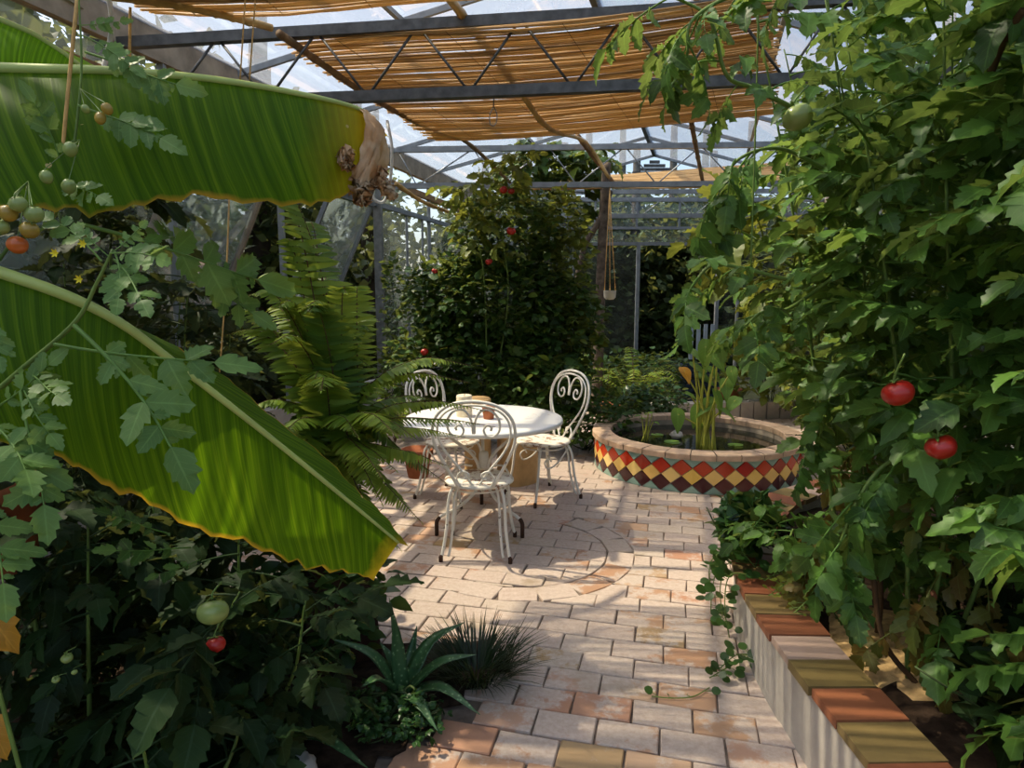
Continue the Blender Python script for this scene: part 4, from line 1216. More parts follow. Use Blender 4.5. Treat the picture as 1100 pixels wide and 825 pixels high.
# ---- left: vine in front of the banana leaves
lb_ = (-1.15, 1.15, 0)
lv = tomato_plant(lb_, [[(-1.15, 1.15, 0), (-1.12, 1.15, .7), at(-60, 480, 1.15), at(7, 411, 1.12), at(78, 349, 1.1), at(104, 304, 1.1), at(121, 268, 1.1)]],
                  'tomato vine before the lower banana leaf with a cluster of ripening tomatoes', leaf_per_m=0, size=(.2, .3), mat='tomato_leaf_near', zmin=.8, seed=80, stem_r=.007)
lv2 = tomato_plant((-1.05, 1.35, 0), [[(-1.05, 1.35, 0), at(-40, 560, 1.3), at(-10, 300, 1.3), at(60, 230, 1.3), at(86, 100, 1.3), at(84, -20, 1.3)]],
                   'tall thin tomato vine on twine in front of the upper banana leaf', leaf_per_m=0, size=(.1, .16), mat='tomato_leaf_near', zmin=1.3, seed=81, stem_r=.005)
def leaf_to(parent, a, b, up, mat, seed, sc=1.0, flat=True):
    """one big compound leaf laid from a to b"""
    a, b = np.array(a), np.array(b)
    L = np.linalg.norm(b - a) * 1.0
    tpl = tomato_leaf(seed, .25 if flat else .8, .72)
    V = tpl[0] * [1, sc, 1]
    return MB().add(*apply((V, tpl[1], tpl[2]), frame(a, b - a, up, L))[:2], tpl[2]).build('leaf', M[mat], parent)
camdir = lambda p: np.array([0, 0, CAM_Z]) - np.array(p)
for a, b, sd_, sc in (((80, 349, 1.08), (192, 500, 1.02), 201, .95), ((118, 280, 1.1), (160, 330, 1.03), 202, 1.1), ((30, 405, 1.1), (70, 425, 1.02), 203, 1),
                      ((110, 280, 1.12), (50, 235, 1.15), 204, 1), ((60, 365, 1.1), (250, 395, 1.15), 205, .8), ((30, 420, 1.1), (40, 560, 1.0), 206, .9),
                      ((-20, 440, 1.1), (28, 520, 1.0), 207, 1.1), ((-30, 520, 1.1), (10, 640, 1.0), 208, 1.0), ((90, 250, 1.3), (290, 300, 1.6), 209, .8), ((130, 260, 1.4), (190, 250, 1.6), 210, 1.2), ((190, 270, 1.55), (280, 345, 1.6), 211, .9), ((-10, 330, 1.05), (-5, 390, 1.0), 212, 1.0), ((120, 270, 1.1), (172, 282, 1.05), 213, 1.2), ((121, 270, 1.1), (128, 330, 1.04), 214, 1.2), ((119, 274, 1.1), (82, 246, 1.1), 215, 1.1), ((20, 415, 1.1), (62, 470, 1.05), 216, 1.0), ((-10, 440, 1.1), (60, 385, 1.1), 217, 1.0), ((121, 268, 1.1), (155, 243, 1.12), 218, 1.1)):
    A, B = at(*a), at(*b)
    leaf_to(lv, A, B, camdir(A) + np.array([0, 0, .5]), 'tomato_leaf_near', sd_, sc)
for a, b, sd_ in (((86, 40, 1.3), (150, 75, 1.28), 221), ((90, 60, 1.3), (205, 92, 1.3), 222), ((70, 190, 1.3), (30, 100, 1.25), 223), ((84, 25, 1.3), (135, 25, 1.3), 224), ((88, 110, 1.3), (180, 160, 1.25), 225), ((60, 200, 1.3), (110, 215, 1.22), 226)):
    A, B = at(*a), at(*b)
    leaf_to(lv2, A, B, camdir(A) + np.array([0, 0, .6]), 'tomato_leaf_near', sd_, .9)
hub = at(30, 195, 1.15)
for px, py, rd, mt, lbn in ((20, 219, .0135, 'green_tomato', 'green tomato'), (37, 230, .0145, 'green_tomato', 'green tomato'), (9, 229, .0145, 'turning_tomato', 'tomato turning orange'), (32, 247, .0145, 'turning_tomato', 'tomato turning orange'), (19, 263, .0155, 'orange_tomato', 'ripe orange-red tomato'), (1, 244, .013, 'green_tomato', 'green tomato')):
    add_tomato(lv, at(px, py, 1.08 + .02 * random.random()), rd, mt, lbn, hub, sq=.95)
for px, py, rd, mt in ((115, 117, .0095, 'turning_tomato'), (108, 127, .0095, 'turning_tomato'), (92, 117, .007, 'green_tomato'), (76, 160, .012, 'green_tomato'), (74, 200, .012, 'green_tomato'), (50, 190, .011, 'green_tomato')):
    add_tomato(lv2, at(px, py, 1.24), rd, mt, 'small green tomato', at(86, 95 if py < 140 else 150, 1.29), sq=1.2)
star = strip([0, .4, .75, 1], [.1, .22, .14, .01], -.2, .3)
for px, py in ((90, 262), (60, 272), (86, 300)):
    c = at(px, py, 1.07)
    mb = MB()
    for q in range(6):
        a = q * PI / 3
        mb.inst(star, np.array([frame(c, (math.cos(a), -.4, math.sin(a)), (0, -1, 0), .009)]))
    mb.build('flower', M['flower'], lv)

# ---- left: dense dark vines on the near left side
for i, (b, paths, lb) in enumerate((
    ((-1.25, 1.75), [[(-1.25, 1.75, 0), (-1.2, 1.72, .5), (-1.15, 1.7, .95)], [(-1.25, 1.75, 0), (-.95, 1.7, .4), (-.75, 1.7, .75)], [(-1.3, 1.75, 0), (-1.4, 1.8, .6), (-1.4, 1.8, 1.1)]], 'shaded tomato plant low in the left corner under the banana leaf'),
    ((-.95, 2.0), [[(-.95, 2.0, 0), (-.9, 2.0, .4), (-.85, 1.95, .85)], [(-.95, 2.0, 0), (-.7, 1.9, .35), (-.62, 1.85, .65)], [(-.95, 2.0, 0), (-1.15, 2.05, .5), (-1.2, 2.1, .9)]], 'shaded tomato plant with a pale green and a red tomato'),
    ((-1.6, 2.3), [[(-1.6, 2.3, 0), (-1.6, 2.3, .7), (-1.5, 2.2, 1.3)], [(-1.6, 2.3, 0), (-1.3, 2.35, .6), (-1.2, 2.3, 1.0)], [(-1.7, 2.3, 0), (-1.9, 2.3, .8), (-1.9, 2.4, 1.5)]], 'dark tomato plant behind the lower banana leaf'),
    ((-.95, 1.5), [[(-.95, 1.5, 0), (-.92, 1.5, .3), (-.9, 1.45, .5)], [(-.95, 1.5, 0), (-.8, 1.65, .25), (-.75, 1.7, .42)]], 'low dark plant at the bottom left beside the white stone'),
    ((-1.9, 3.0), [[(-1.9, 3.0, 0), (-1.85, 3.0, .9), (-1.75, 2.9, 1.8), (-1.6, 2.8, 2.1)], [(-1.9, 3.0, 0), (-1.6, 3.0, .8), (-1.45, 2.95, 1.6)], [(-2.0, 3.0, 0), (-2.1, 3.1, 1.0), (-2.1, 3.1, 2.0)]], 'leafy dark vine behind the banana leaves beside the tall fern'),
    ((-2.3, 4.2), [[(-2.3, 4.2, 0), (-2.2, 4.2, .9), (-2.1, 4.2, 1.7)], [(-2.2, 4.2, 0), (-1.9, 4.2, .8), (-1.8, 4.2, 1.4)]], 'dark vine against the left glass wall behind the fern'))):
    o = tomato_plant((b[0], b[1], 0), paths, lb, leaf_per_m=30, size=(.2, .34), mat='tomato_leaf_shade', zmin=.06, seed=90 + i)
    if i == 1:
        add_tomato(o, at(229, 657, 1.55), .038, 'green_tomato', 'pale green tomato', at(238, 625, 1.6))
        add_tomato(o, at(232, 692, 1.56), .024, 'red_tomato', 'red tomato', at(245, 650, 1.6))
        for a, b2, sd_ in (((205, 590, 1.6), (115, 590, 1.5), 301), ((215, 600, 1.6), (165, 620, 1.5), 302), ((180, 570, 1.62), (110, 555, 1.55), 303)):
            A, B = at(*a), at(*b2)
            leaf_to(o, A, B, camdir(A) + np.array([0, 0, 1.5]), 'tomato_leaf', sd_, 1)
    if i == 0:
        for px, py, rd in ((72, 707, .013), (60, 730, .009), (80, 722, .007)):
            add_tomato(o, at(px, py, 1.45), rd, 'green_tomato', 'small unripe tomato')
        for a, b2 in (((-20, 650, 1.4), (18, 700, 1.35)), ((-15, 770, 1.35), (8, 815, 1.3))):
            A, B = at(*a), at(*b2)
            mb = MB(); t_ = tomato_leaflet(int(a[1]), .5, .5)
            mb.inst(t_, np.array([frame(A, B - A, camdir(A), np.linalg.norm(B - A) * .85)]))
            tag(mb.build('withered_leaf', M['orange_leaf'], o), 'withered orange leaf')

# ---- bush in the middle, behind the table
def bush(base, blobs, n, label, mat, size=(.05, .1), tpls=None, name='bush', stemmat='stem_dark', seed=0, cat='bush', group=None, kstem=10, zlo=-.5, zhi=.6):
    r = np.random.default_rng(seed)
    base = np.array(base, float)
    o = empty(name, base, label, cat, group)
    vol = np.array([b[1][0] * b[1][1] * b[1][2] for b in blobs]); vol = vol / vol.sum()
    Ps, Ds, Sz = [], [], []
    st = MB()
    for (c, rad), f in zip(blobs, vol):
        c = np.array(c); rad = np.array(rad)
        k = max(10, int(n * f))
        d = r.normal(size=(k, 3)); d /= np.linalg.norm(d, axis=1)[:, None]
        q = r.uniform(.35, 1.0, k) ** .6
        P = c + d * q[:, None] * rad
        P = P[P[:, 2] > .03]
        dd = rand_dirs(len(P), r, zlo, zhi) + d[:len(P)] * .4
        Ps += list(P); Ds += list(dd); Sz += list(r.uniform(*size, len(P)))
        for i in range(max(2, int(kstem * f))):
            tip = c + r.normal(size=3) * rad * .45
            st.tube(spline([base + [r.normal() * .04, r.normal() * .04, 0], (base + tip) / 2 + r.normal(size=3) * .06, tip], 10), np.linspace(.008, .003, 10), 5)
    fol = MB()
    scatter(fol, tpls or OVATE, Ps, Ds, Sz, r, .5)
    st.build('stem', M[stemmat], o)
    fol.build('foliage', M[mat], o)
    return o
b0_ = (-.35, 7.0, 0)
cb = bush(b0_, [(at(530, 330, 7.0), (.85, .55, .6)), (at(520, 400, 6.9), (.8, .5, .5)), (at(545, 250, 7.1), (.6, .45, .5)), (at(480, 320, 7.1), (.5, .4, .5)), (at(600, 350, 7.0), (.5, .4, .6)), (at(470, 390, 6.8), (.5, .4, .4)), (at(580, 415, 6.6), (.6, .4, .35))],
          7500, 'tall leafy bush with red fruit behind the table', 'bush_leaf', (.07, .15), TRIF + OVATE, seed=31, kstem=26)
for px, py, rd in ((541, 204, .04), (549, 205, .035), (549, 248, .045), (525, 281, .035), (467, 291, .03), (456, 378, .04)):
    add_tomato(cb, at(px, py, 6.45), rd, 'red_tomato', 'red tomato')
tomato_plant((-.3, 6.6, 0), [[(-.3, 6.6, 0), at(545, 330, 6.6), at(540, 250, 6.6), at(545, 190, 6.6), at(560, 165, 6.7)], [(-.25, 6.6, 0), at(520, 300, 6.6), at(505, 230, 6.6), at(500, 195, 6.7)]], 'tall pale-leaved tomato vine climbing above the bush to the middle truss', 14, (.22, .36), 'yellow_leaf', zmin=1.9, seed=33)
bush((.55, 7.0, 0), [(at(615, 300, 7.0), (.22, .25, .75)), (at(605, 240, 7.0), (.28, .25, .4)), (at(622, 370, 6.9), (.25, .25, .4))], 900, 'hanging curtain of yellowish leaves at the right of the bush', 'yellow_leaf', (.06, .12), seed=34, name='climber', cat='climber')
tomato_plant((-.1, 9.3, 0), [[(-.1, 9.3, 0), at(565, 230, 9.3), at(560, 176, 9.3), at(580, 168, 9.2)], [(.5, 9.3, 0), at(610, 230, 9.3), at(625, 178, 9.3), at(640, 168, 9.2)]], 'feathery vine climbing under the roof glass behind the middle truss', 18, (.35, .55), 'bush_leaf', zmin=2.2, seed=35, name='climber', cat='climber')
bush((-1.55, 7.3, 0), [(at(425, 330, 7.6), (.15, .2, .7)), (at(430, 400, 7.2), (.3, .3, .4))], 500, 'thin ivy climbing the grey post at the left glass wall', 'bush_leaf', (.06, .11), seed=36, name='climber', cat='climber')

# ---- far plants near the doorway and pond
bush((1.35, 7.2, 0), [(at(700, 433, 7.2), (.42, .3, .25)), (at(690, 440, 7.0), (.3, .25, .2))], 900, 'dark rounded shrub growing behind the pond', 'herb_leaf', (.05, .1), seed=41, name='shrub', cat='shrub')
bush((.75, 6.5, 0), [(at(640, 450, 6.4), (.4, .3, .2)), (at(615, 460, 6.3), (.3, .3, .15)), (at(660, 440, 6.8), (.3, .3, .2))], 900, 'low green ground cover between the pond and the bush', 'bush_leaf', (.05, .09), seed=42, name='shrub', cat='shrub')
bush((1.3, 9.3, 0), [(at(690, 400, 9.3), (.8, .35, .35)), (at(640, 410, 9.0), (.5, .35, .4)), ((1.2, 9.4, .2), (1.0, .4, .25))], 1500, 'dark leafy undergrowth below the doorway behind the arching fern', 'bush_leaf', (.07, .13), seed=45, name='shrub', cat='shrub')
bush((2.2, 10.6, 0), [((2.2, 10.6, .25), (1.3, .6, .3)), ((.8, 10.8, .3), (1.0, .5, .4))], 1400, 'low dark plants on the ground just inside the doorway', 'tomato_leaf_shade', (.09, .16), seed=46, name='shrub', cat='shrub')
bush((3.3, 8.3, 0), [(at(800, 390, 8.3), (.5, .4, .5)), (at(850, 360, 8), (.7, .5, .9)), (at(840, 300, 8), (.6, .5, .6))], 1500, 'leafy green shrub at the right behind the pond', 'yellow_leaf', (.08, .15), seed=43, name='shrub', cat='shrub')
bush((3.3, 6.2, .0), [((3.3, 6.2, .8), (.6, .9, .8)), ((3.2, 5.8, 1.5), (.6, .7, .8)), ((3.4, 6.6, 1.6), (.6, .9, .9))], 2500, 'tall bright shrub behind the tomato vines beyond the pond', 'yellow_leaf', (.08, .16), TRIF + OVATE, seed=44, name='shrub', cat='shrub')

# ================================================================ FERNS
pin = strip([0, .2, .55, .85, 1], [.06, .115, .1, .06, .005], .2, .15)
def frond(parent, P, wid, mat, seed, npair=30):
    r = np.random.default_rng(seed)
    S = spline(P, 40)
    mb = MB().tube(S, np.linspace(.0045, .0012, 40), 5, 1)
    T_ = np.gradient(S, axis=0)
    ms = []
    for i in range(npair):
        t = .1 + .89 * i / npair
        k = int(t * 39)
        d = T_[k] / np.linalg.norm(T_[k])
        side = np.cross(d, [0, 0, 1.0])
        if np.linalg.norm(side) < .2: side = np.array([1.0, 0, 0])
        side /= np.linalg.norm(side)
        nn = np.cross(side, d)
        if nn[2] < 0: nn = -nn
        if d[2] > .85 and nn[1] > 0: nn = -nn
        L = wid * (math.sin(PI * min(1, .12 + t * .95)) ** .7) * r.uniform(.9, 1.08)
        for s_ in (-1, 1):
            dd = side * s_ + d * .35 + [0, 0, -.25 + r.normal() * .08]
            ms.append(frame(along(S, t), dd, nn + r.normal(size=3) * .2, max(.014, L)))
    mb.inst(pin, np.array(ms), 0)
    mb.inst(pin, np.array([frame(S[-1], T_[-1], (0, 0, 1), .02)]), 0)
    return mb.build('frond', [M[mat], M['dry_stem']], parent)
fb = flr(366, 694)
fern = empty('potted_fern', (fb[0], fb[1], 0), 'large sword fern arching out of a tall dark tapered planter', 'fern')
n4 = 4
def frust(z, hw):
    c, s_ = math.cos(.35), math.sin(.35)
    return [[fb[0] + (a * c - b * s_) * hw, fb[1] + (a * s_ + b * c) * hw, z] for a, b in ((-1, -1), (1, -1), (1, 1), (-1, 1))]
V = frust(0, .16) + frust(.64, .115) + frust(.655, .125) + frust(.69, .125) + frust(.69, .1) + frust(.66, .1)
MB().add(V, [[4 * l + q, 4 * l + (q + 1) % 4, 4 * l + 4 + (q + 1) % 4, 4 * l + 4 + q] for l in range(5) for q in range(4)] + [[20, 21, 22, 23]]).build('planter', M['planter'], fern, smooth=False)
fc = np.array([fb[0], fb[1], .67])
tips = [(328, 245, 3.0), (300, 262, 2.8), (262, 318, 2.7), (240, 360, 2.9), (350, 300, 3.2), (372, 315, 2.6), (405, 345, 3.0), (395, 392, 2.7), (330, 335, 2.5), (290, 370, 2.4),
        (525, 442, 2.75), (500, 470, 2.9), (470, 430, 3.1), (452, 560, 2.6), (430, 590, 2.7), (480, 500, 2.6), (445, 470, 2.4), (410, 540, 2.4), (385, 470, 2.3), (262, 440, 2.6), (250, 490, 2.8), (300, 470, 2.3), (345, 420, 2.3), (430, 415, 3.2), (320, 290, 3.3), (275, 300, 3.2), (425, 505, 2.35), (360, 360, 2.7), (310, 330, 2.9)]
fr_r = np.random.default_rng(8)
tips = tips + [(px + fr_r.normal() * 22, py + fr_r.normal() * 22, d + fr_r.normal() * .15) for px, py, d in tips]
for i, (px, py, d) in enumerate(tips):
    tip = at(px, py, d)
    r = np.random.default_rng(500 + i)
    b_ = fc + [r.normal() * .04, r.normal() * .04, -.01]
    hor = tip - b_
    up_ = max(0, hor[2])
    m1_ = b_ + hor * [.22, .22, .5] + [0, 0, .1 + .12 * np.linalg.norm(hor[:2]) + (.14 if hor[2] < .15 else 0)]
    m2_ = b_ + hor * [.62, .62, .88] + [0, 0, .05 + (.2 if hor[2] < .15 else .06) * np.linalg.norm(hor)]
    frond(fern, [b_, m1_, m2_, tip], r.uniform(.08, .115), 'fern_leaf' if i % 4 else 'fern_dark', 600 + i, 44)
def small_fern(base, n, L, label, mat, seed, h=.5):
    r = np.random.default_rng(seed)
    o = empty('fern', base, label, 'fern')
    for i in range(n):
        a = i * 2.4 + r.normal() * .3
        e = r.uniform(.6, 1.1) * L
        d = np.array([math.cos(a), math.sin(a), 0])
        hh = h * r.uniform(.6, 1.2)
        frond(o, [base, np.array(base) + d * e * .3 + [0, 0, hh * .8], np.array(base) + d * e * .7 + [0, 0, hh], np.array(base) + d * e + [0, 0, hh * .65]], .1, mat, seed * 50 + i, 22)
small_fern(flr(655, 445) * [1, 1, 0] + [0, .3, 0], 12, .75, 'green fern behind the chair on the pond side', 'fern_dark', 71, .65)
small_fern(np.array([1.55, 8.1, 0]), 12, .95, 'wide arching fern growing behind the pond near the doorway', 'fern_leaf', 72, .75)
small_fern(flr(452, 480) * [1, 1, 0] + [-.3, .2, 0], 9, .6, 'fern growing low behind the leftmost chair', 'fern_leaf', 73, .5)

# ================================================================ LOW PLANTS ON THE LEFT
def aloe(base, specs, label):
    o = empty('aloe', base, label, 'aloe')
    for i, (tip, w, bend) in enumerate(specs):
        base_ = np.array(base); tip = np.array(tip)
        mid = (base_ + tip) / 2 + np.array(bend)
        S = spline([base_, mid, tip], 16)
        T_ = np.gradient(S, axis=0)
        V, F = [], []
        for k in range(16):
            d = T_[k] / np.linalg.norm(T_[k])
            side = np.cross(d, [0.05, -.2, 1.0]); side /= np.linalg.norm(side)
            up = np.cross(side, d)
            ww = w * (1 - (k / 15) ** 1.6) * (.85 + .3 * min(1, k / 5)) + .001
            saw = 1.07 if k % 2 else 1.0
            for a, b in ((-1 * saw, .25), (-.5, .02), (0, -.06), (.5, .02), (1 * saw, .25), (.5, -.3), (0, -.42), (-.5, -.3)):
                V.append(S[k] + side * a * ww + up * b * ww)
        n = 8
        for k in range(15):
            for q in range(n): F.append([k * n + q, k * n + (q + 1) % n, (k + 1) * n + (q + 1) % n, (k + 1) * n + q])
        MB().add(V, F).build('leaf', M['aloe'], o)
    return o
ab = flr(432, 752); ab[2] = .02
aloe(ab, [(at(418, 642, ab[1]), .03, (0, .02, .0)), (at(500, 668, ab[1] + .12), .032, (-.02, .02, .05)), (at(356, 686, ab[1] - .05), .03, (.02, 0, .05)), (at(512, 703, ab[1] - .05), .03, (0, -.02, .06)), (at(516, 768, ab[1] - .2), .03, (0, 0, .07)), (at(448, 672, ab[1] + .15), .026, (0, .03, 0)), (at(388, 738, ab[1] - .25), .028, (0, -.03, .07)), (at(470, 785, ab[1] - .28), .028, (0, -.03, .06)), (at(408, 690, ab[1] + .1), .024, (0, .02, .02)), (at(462, 690, ab[1] + .2), .024, (0, .02, .02))], 'spotted green aloe at the edge of the paving beside the grass tuft')
ab2 = flr(300, 800); ab2[2] = .02
aloe(ab2, [(at(362, 672, ab2[1]), .03, (-.03, 0, -.02)), (at(352, 746, ab2[1] - .1), .028, (-.02, -.02, .05)), (at(395, 825, ab2[1] - .25), .03, (0, 0, .06)), (at(245, 720, ab2[1]), .026, (.02, 0, .03)), (at(290, 705, ab2[1] + .1), .026, (0, 0, .0))], 'second aloe with a few long pale blades behind the white stone')
# grass tuft
gb = flr(512, 728); gb[2] = .015
r = np.random.default_rng(77)
gmb = MB(); bl = strip([0, .35, .7, 1], [.012, .014, .01, .001], .35, .1)
ms = []
for i in range(520):
    a = r.uniform(0, 2 * PI); rr = .11 * math.sqrt(r.random())
    p = gb + [rr * math.cos(a) * 1.25, rr * math.sin(a), 0]
    d = np.array([math.cos(a) * r.uniform(.2, 1.3), math.sin(a) * r.uniform(.2, 1.1), r.uniform(.6, 1.3)])
    ms.append(frame(p, d, (0, 0, 1), r.uniform(.12, .24)))
gmb.inst(bl, np.array(ms))
tag(gmb.build('grass_tuft', M['grass_blade']), 'dense dark tuft of grass on the paving beside the spotted aloe', 'grass')
bush(flr(430, 785) * [1, 1, 0], [(flr(430, 785) + [0, .0, .05], (.17, .13, .07)), (flr(400, 770) + [0, .0, .05], (.12, .1, .06))], 420, 'low clover growing in front of the spotted aloe', 'herb_leaf', (.03, .05), TRIF, seed=51, name='clover', cat='clover', kstem=12)
bush((-.75, 2.6, 0), [((-.8, 2.6, .3), (.3, .25, .3)), ((-1.1, 2.7, .4), (.35, .3, .4))], 700, 'dark leafy undergrowth left of the tall planter', 'herb_leaf', (.06, .11), seed=52, name='shrub', cat='shrub')
V, F = tomato_mesh(.075, .6, .02)
so = MB().add(V * (1 + .06 * np.random.default_rng(5).normal(size=V.shape)), F).build('stone', M['stone'])
so.location = flr(316, 838) + [0, 0, .035]; tag(so, 'pale round stone at the bottom edge of the left bed', 'stone')

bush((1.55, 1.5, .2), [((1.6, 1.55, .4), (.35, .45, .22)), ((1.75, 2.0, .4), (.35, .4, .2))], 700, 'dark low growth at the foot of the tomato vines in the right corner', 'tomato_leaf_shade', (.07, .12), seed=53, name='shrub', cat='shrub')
# ================================================================ PLANTS ON THE RAISED BED EDGE
p0 = at(800, 560, 3.0)
bush((1.13, 3.05, .3), [((1.15, 3.05, .46), (.14, .14, .13))], 320, 'dark rosette plant at the corner of the raised bed wall', 'herb_leaf', (.06, .1), seed=61, name='rosette_plant', cat='plant', kstem=8, zlo=0, zhi=.9)
r = np.random.default_rng(62)
def trailing(name, label, paths, mat, size, per, seed, base):
    r = np.random.default_rng(seed)
    o = empty(name, base, label, 'trailing plant')
    st, fol = MB(), MB()
    rl = strip([0, .12, .4, .75, .93, 1], np.array([.1, .36, .5, .42, .2, .02]), .1, .1)
    for P in paths:
        S = spline(P, 20)
        st.tube(S, .0025, 5)
        ms = []
        for i in range(per):
            t = (i + .5) / per
            p = along(S, t)
            a = r.uniform(0, 6.28)
            d = np.array([math.cos(a), math.sin(a) - .5, r.uniform(-.2, .5)])
            q = p + d / np.linalg.norm(d) * .03
            st.tube([p, q], .0015, 4)
            ms.append(frame(q, d, (r.normal() * .3, -.6, 1), r.uniform(*size)))
        fol.inst(rl, np.array(ms))
    st.build('stem', M['stem'], o); fol.build('foliage', M[mat], o)
    return o
trailing('trailing_mint', 'round-leaved mint spilling over the raised bed wall to the path', [
    [(1.12, 2.9, .32), (.99, 2.85, .34), (.95, 2.82, .24), (.96, 2.8, .1)], [(1.12, 2.95, .32), (1.0, 2.95, .36), (.93, 2.92, .3), (.94, 2.9, .16)],
    [(1.1, 2.75, .32), (.97, 2.75, .33), (.94, 2.72, .2), (.96, 2.7, .06)], [(1.12, 2.85, .32), (1.02, 2.85, .42), (.93, 2.85, .38)], [(1.12, 3.0, .32), (1.02, 3.0, .34), (.98, 3.02, .15), (.97, 3.0, .03)]], 'herb_leaf', (.035, .055), 16, 63, (1.1, 2.9, .28))
trailing('creeping_sprig', 'leafy sprig creeping on the paving at the foot of the raised bed wall', [
    [flr(806, 712) + [0, 0, .03], flr(785, 722) + [0, 0, .03], flr(762, 733) + [0, 0, .02]], [flr(806, 716) + [0, 0, .05], flr(790, 718) + [0, 0, .06], flr(772, 726) + [0, 0, .03]]], 'herb_leaf', (.03, .045), 12, 64, flr(806, 714))
trailing('creeping_sprig', 'thin runner with three small leaves lying on the paving', [
    [flr(762, 740) + [0, 0, .006], flr(745, 750) + [0, 0, .008], flr(722, 752) + [0, 0, .008], flr(700, 750) + [0, 0, .008]]], 'herb_leaf', (.03, .04), 4, 65, flr(762, 740))
trailing('sparse_herb', 'sparse pale herb creeping over the coping tiles', [
    [(1.3, 2.75, .25), (1.2, 2.72, .36), (1.08, 2.65, .35)], [(1.3, 2.6, .25), (1.18, 2.6, .36), (1.06, 2.55, .33)], [(1.35, 2.5, .22), (1.22, 2.45, .38), (1.1, 2.4, .33)]], 'yellow_leaf', (.012, .024), 26, 66, (1.32, 2.6, .22))
tomato_plant((1.3, 2.9, .2), [[(1.3, 2.9, .2), (1.2, 2.85, .5), (1.05, 2.75, .55)], [(1.32, 2.8, .2), (1.22, 2.7, .55), (1.12, 2.55, .5)], [(1.35, 2.5, .2), (1.3, 2.45, .5), (1.2, 2.3, .6)]], 'low broad-leaved plant leaning over the coping at the bed corner', 16, (.16, .26), 'tomato_leaf', zmin=.35, seed=67, name='squash_plant', cat='plant')
for pts, lb in (([at(940, 700, 2.4) * [1, 1, 0] + [0, 0, .2], at(946, 640, 2.35), at(940, 560, 2.4)], 'bare brown stem leaning in the raised bed beside the dry earth'), ([at(990, 745, 2.1) * [1, 1, 0] + [0, 0, .2], at(950, 690, 2.15), at(938, 620, 2.2)], 'bent woody stem crossing the dry earth in the raised bed'), ([at(1100, 10, 1.7), at(1080, 40, 1.75), at(1060, 90, 1.8)], 'brown cane at the top right corner among the leaves')):
    tag(MB().tube(spline(pts, 14), .01, 6).build('stick', M['dry_stem']), lb, 'stick')

# ================================================================ FAR END DETAILS
tk = empty('tree_post', flr(645, 385) * 0 + at(645, 385, 8.6) * [1, 1, 0], 'bare tree trunk post with a side branch near the doorway', 'post')
MB().tube(spline([at(640, 470, 8.6) * [1, 1, 0], at(643, 370, 8.6), at(646, 290, 8.6), at(649, 220, 8.6), at(652, 175, 8.6)], 24), np.linspace(.075, .055, 24), 10).build('trunk', M['bark'], tk)
MB().tube(spline([at(617, 310, 8.6), at(628, 265, 8.6), at(645, 235, 8.6), at(655, 205, 8.6)], 14), np.linspace(.03, .045, 14), 8).build('side_branch', M['bark'], tk)
hp = empty('hanging_pot', at(655, 322, 8.3), 'small white pot hanging on strings beside the tree trunk post', 'pot')
c0 = np.array(hp.location)
MB().lathe([(.001, 0), (.05, .002), (.075, .03), (.08, .11), (.085, .115), (.075, .115), (.07, .09), (.001, .085)], 20, c=c0).build('pot', M['white_pot'], hp)
for px in (649, 655, 661):
    MB().tube([c0 + [(px - 655) * .0115, 0, .11], at(655 + (px - 655) * .3, 240, 8.3), at(655, 199, 8.4)], .006, 5).build('string', M['twine'], hp)
def pot(px, py, Y, s_, label):
    p = at(px, py, Y); p[2] = max(0, p[2])
    o = MB().lathe([(.001, 0), (.085, 0), (.12, .2), (.135, .2), (.14, .25), (.125, .25), (.11, .2), (.001, .19)], 22).build('flower_pot', M['terracotta'])
    o.location = p; o.scale = (s_,) * 3
    return tag(o, label, 'pot', 'terracotta pots standing on the ground')
pot(660, 470, 7.4, 1.3, 'terracotta pot beneath the ferns behind the pond')
pot(449, 512, 5.0, .9, 'terracotta pot behind the leftmost chair')
pot(782, 455, 8.6, 1.3, 'terracotta pot at the right behind the pond')
pot(-2, 610, 1.75, 1.1, 'terracotta pot at the left edge below the banana leaf')
bpx = at(752, 400, 9.3)
bc = empty('blue_crates', (bpx[0], bpx[1], 0), 'dark blue plastic crate stack with pale stripes by the doorway', 'crate')
for i in range(3):
    z = i * .2
    mb = MB()
    for zz in (.03, .09, .15):
        for dx, dy, sx, sy in ((0, -.17, .5, .02), (0, .17, .5, .02), (-.24, 0, .02, .34), (.24, 0, .02, .34)):
            mb.box((0, 0, 0) + np.array([bpx[0] + dx, bpx[1] + dy, z + zz]), (sx, sy, .045))
    mb.box((bpx[0], bpx[1], z + .01), (.48, .34, .02))
    mb.build('crate', M['blue_plastic'], bc, smooth=False)
mb = MB()
for i in range(4): mb.box((bpx[0] - .15 + i * .1, bpx[1] - .02, .9), (.05, .03, .5))
mb.build('slat_back', M['pale_stripe'], bc, smooth=False)
# low stone kerb beyond the pond
kb = MB()
for i, px in enumerate(range(700, 880, 14)):
    p = at(px, 440, 8.0 + .002 * (px - 700)); kb.box((p[0], p[1], .11), (.157, .22, .22 + .006 * (i % 3)), np.array([[math.cos(.12), -math.sin(.12), 0], [math.sin(.12), math.cos(.12), 0], [0, 0, 1]]))
tag(kb.build('stone_kerb', M['render_wall'], smooth=False), 'low pale stone kerb beyond the pond', 'kerb')

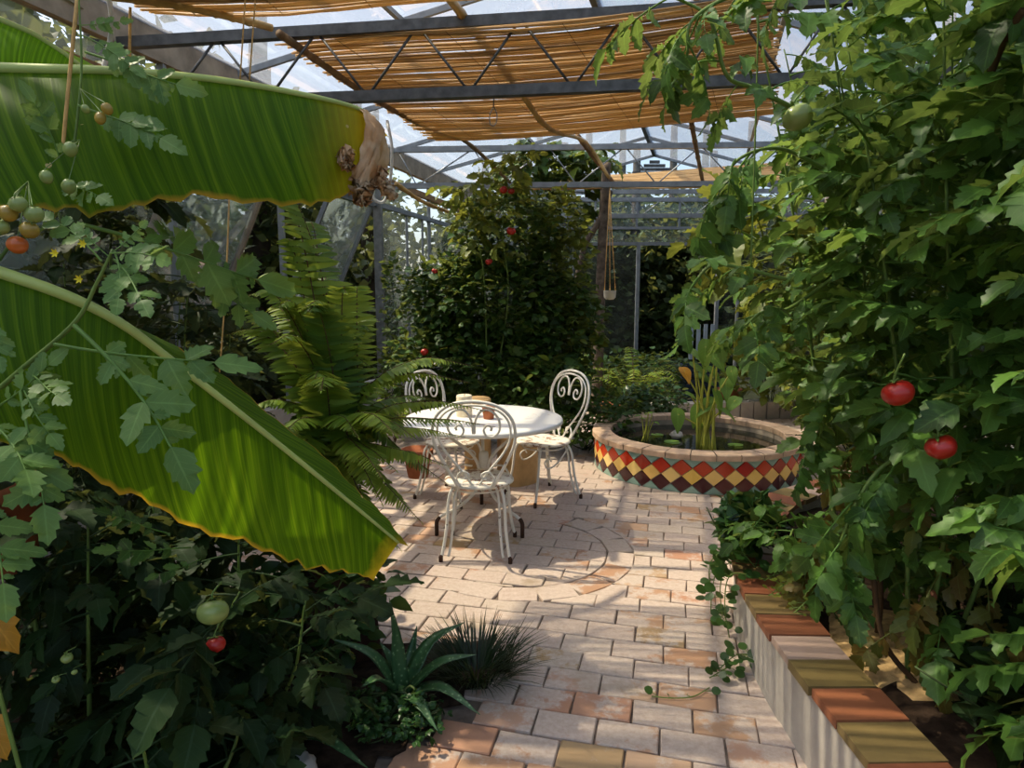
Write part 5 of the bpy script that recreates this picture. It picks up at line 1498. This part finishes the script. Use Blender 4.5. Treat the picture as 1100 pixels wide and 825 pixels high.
# ================================================================ OUTSIDE TREES
def tree(base, h, crown, n, label, seed, leaf=(.14, .26), lean=0, group='trees outside the greenhouse', mat='tree_leaf', trunk=.16):
    r = np.random.default_rng(seed)
    base = np.array(base, float)
    o = empty('tree', base, label, 'tree', group)
    S = spline([base, base + [lean * .5, 0, h * .5], base + [lean, .1, h]], 16)
    MB().tube(S, np.linspace(trunk, trunk * .5, 16), 10).build('trunk', M['bark_dark'], o)
    mb = MB(); Ps, Ds, Sz = [], [], []
    for c, rad in crown:
        c = np.array(c) + base; rad = np.array(rad)
        ncl = max(6, n // 40 // len(crown))
        for q in range(ncl):
            d = r.normal(size=3); d /= np.linalg.norm(d)
            cc_ = c + d * rad * r.uniform(.3, 1)
            k = 40
            P = cc_ + r.normal(size=(k, 3)) * rad * .16
            Ps += list(P); Ds += list(rand_dirs(k, r, -.9, .5)); Sz += list(r.uniform(*leaf, k))
    ms = [frame(p, d, r.normal(size=3) + [0, 0, .8], s_) for p, d, s_ in zip(Ps, Ds, Sz) if p[2] > .05]
    mb.inst(DIAMOND, np.array(ms))
    mb.build('crown', M[mat], o)
    return o
tl_ = 'dark tree growing outside the left glass wall'
for i, (x, y, h) in enumerate(((-4.3, 4.6, 5.0), (-4.0, 6.4, 5.2), (-3.3, 8.4, 5.0), (-5.8, 6.0, 5.6), (-5.0, 8.6, 5), (-2.5, 11.2, 4.6), (-5.0, 2.8, 4.4), (-4.4, 1.2, 4.6), (-4.5, -.6, 4.8), (-4.4, 11.6, 5.5), (-6.6, 8.0, 6), (-3.4, 14.0, 5.5))):  # the ones beside the viewer are unseen, added to shade the left corner
    tree((x, y, 0), h, [((0, 0, h * .62), (1.3, 1.2, 1.3)), ((.2, .2, h * .34), (1.1, 1.0, 1.0)), ((0, 0, .5), (1.1, 1.0, .7))], 3400, tl_, 700 + i, lean=.2, leaf=(.12, .24), trunk=.2)
for i, (x, y, h) in enumerate(((-.6, 15.2, 4.6), (1.2, 15.4, 5), (2.9, 15.6, 5), (4.6, 15.3, 4.8), (6.3, 15.0, 5), (2.0, 17.5, 6), (.2, 17.5, 6), (4.2, 17.5, 6), (6.2, 17.5, 6), (8.0, 14.5, 6), (3.2, 19.5, 7), (.8, 19.5, 7), (5.6, 19.5, 7))):
    tree((x, y, 0), h, [((0, 0, h * .55), (1.3, .9, 1.1)), ((.2, 0, 1.7), (1.3, .9, 1.2)), ((-.2, 0, .6), (1.3, .9, .8))], 4200, 'dark tree growing outside beyond the back doorway', 720 + i, group='trees outside beyond the doorway', leaf=(.16, .3))
for i, (x, y, h) in enumerate(((4.6, 1.8, 4.4), (5.2, 4.0, 5), (5.6, 6.4, 5), (6.2, 9.0, 5.5), (4.6, -.5, 4.4), (7.0, 11.0, 6))):
    tree((x, y, 0), h, [((0, 0, h * .55), (1.2, 1.2, 1.2)), ((.1, 0, 1.2), (1.1, 1.2, 1.1))], 2400, 'leafy tree growing outside the right glass wall', 740 + i, group='trees outside the right wall')
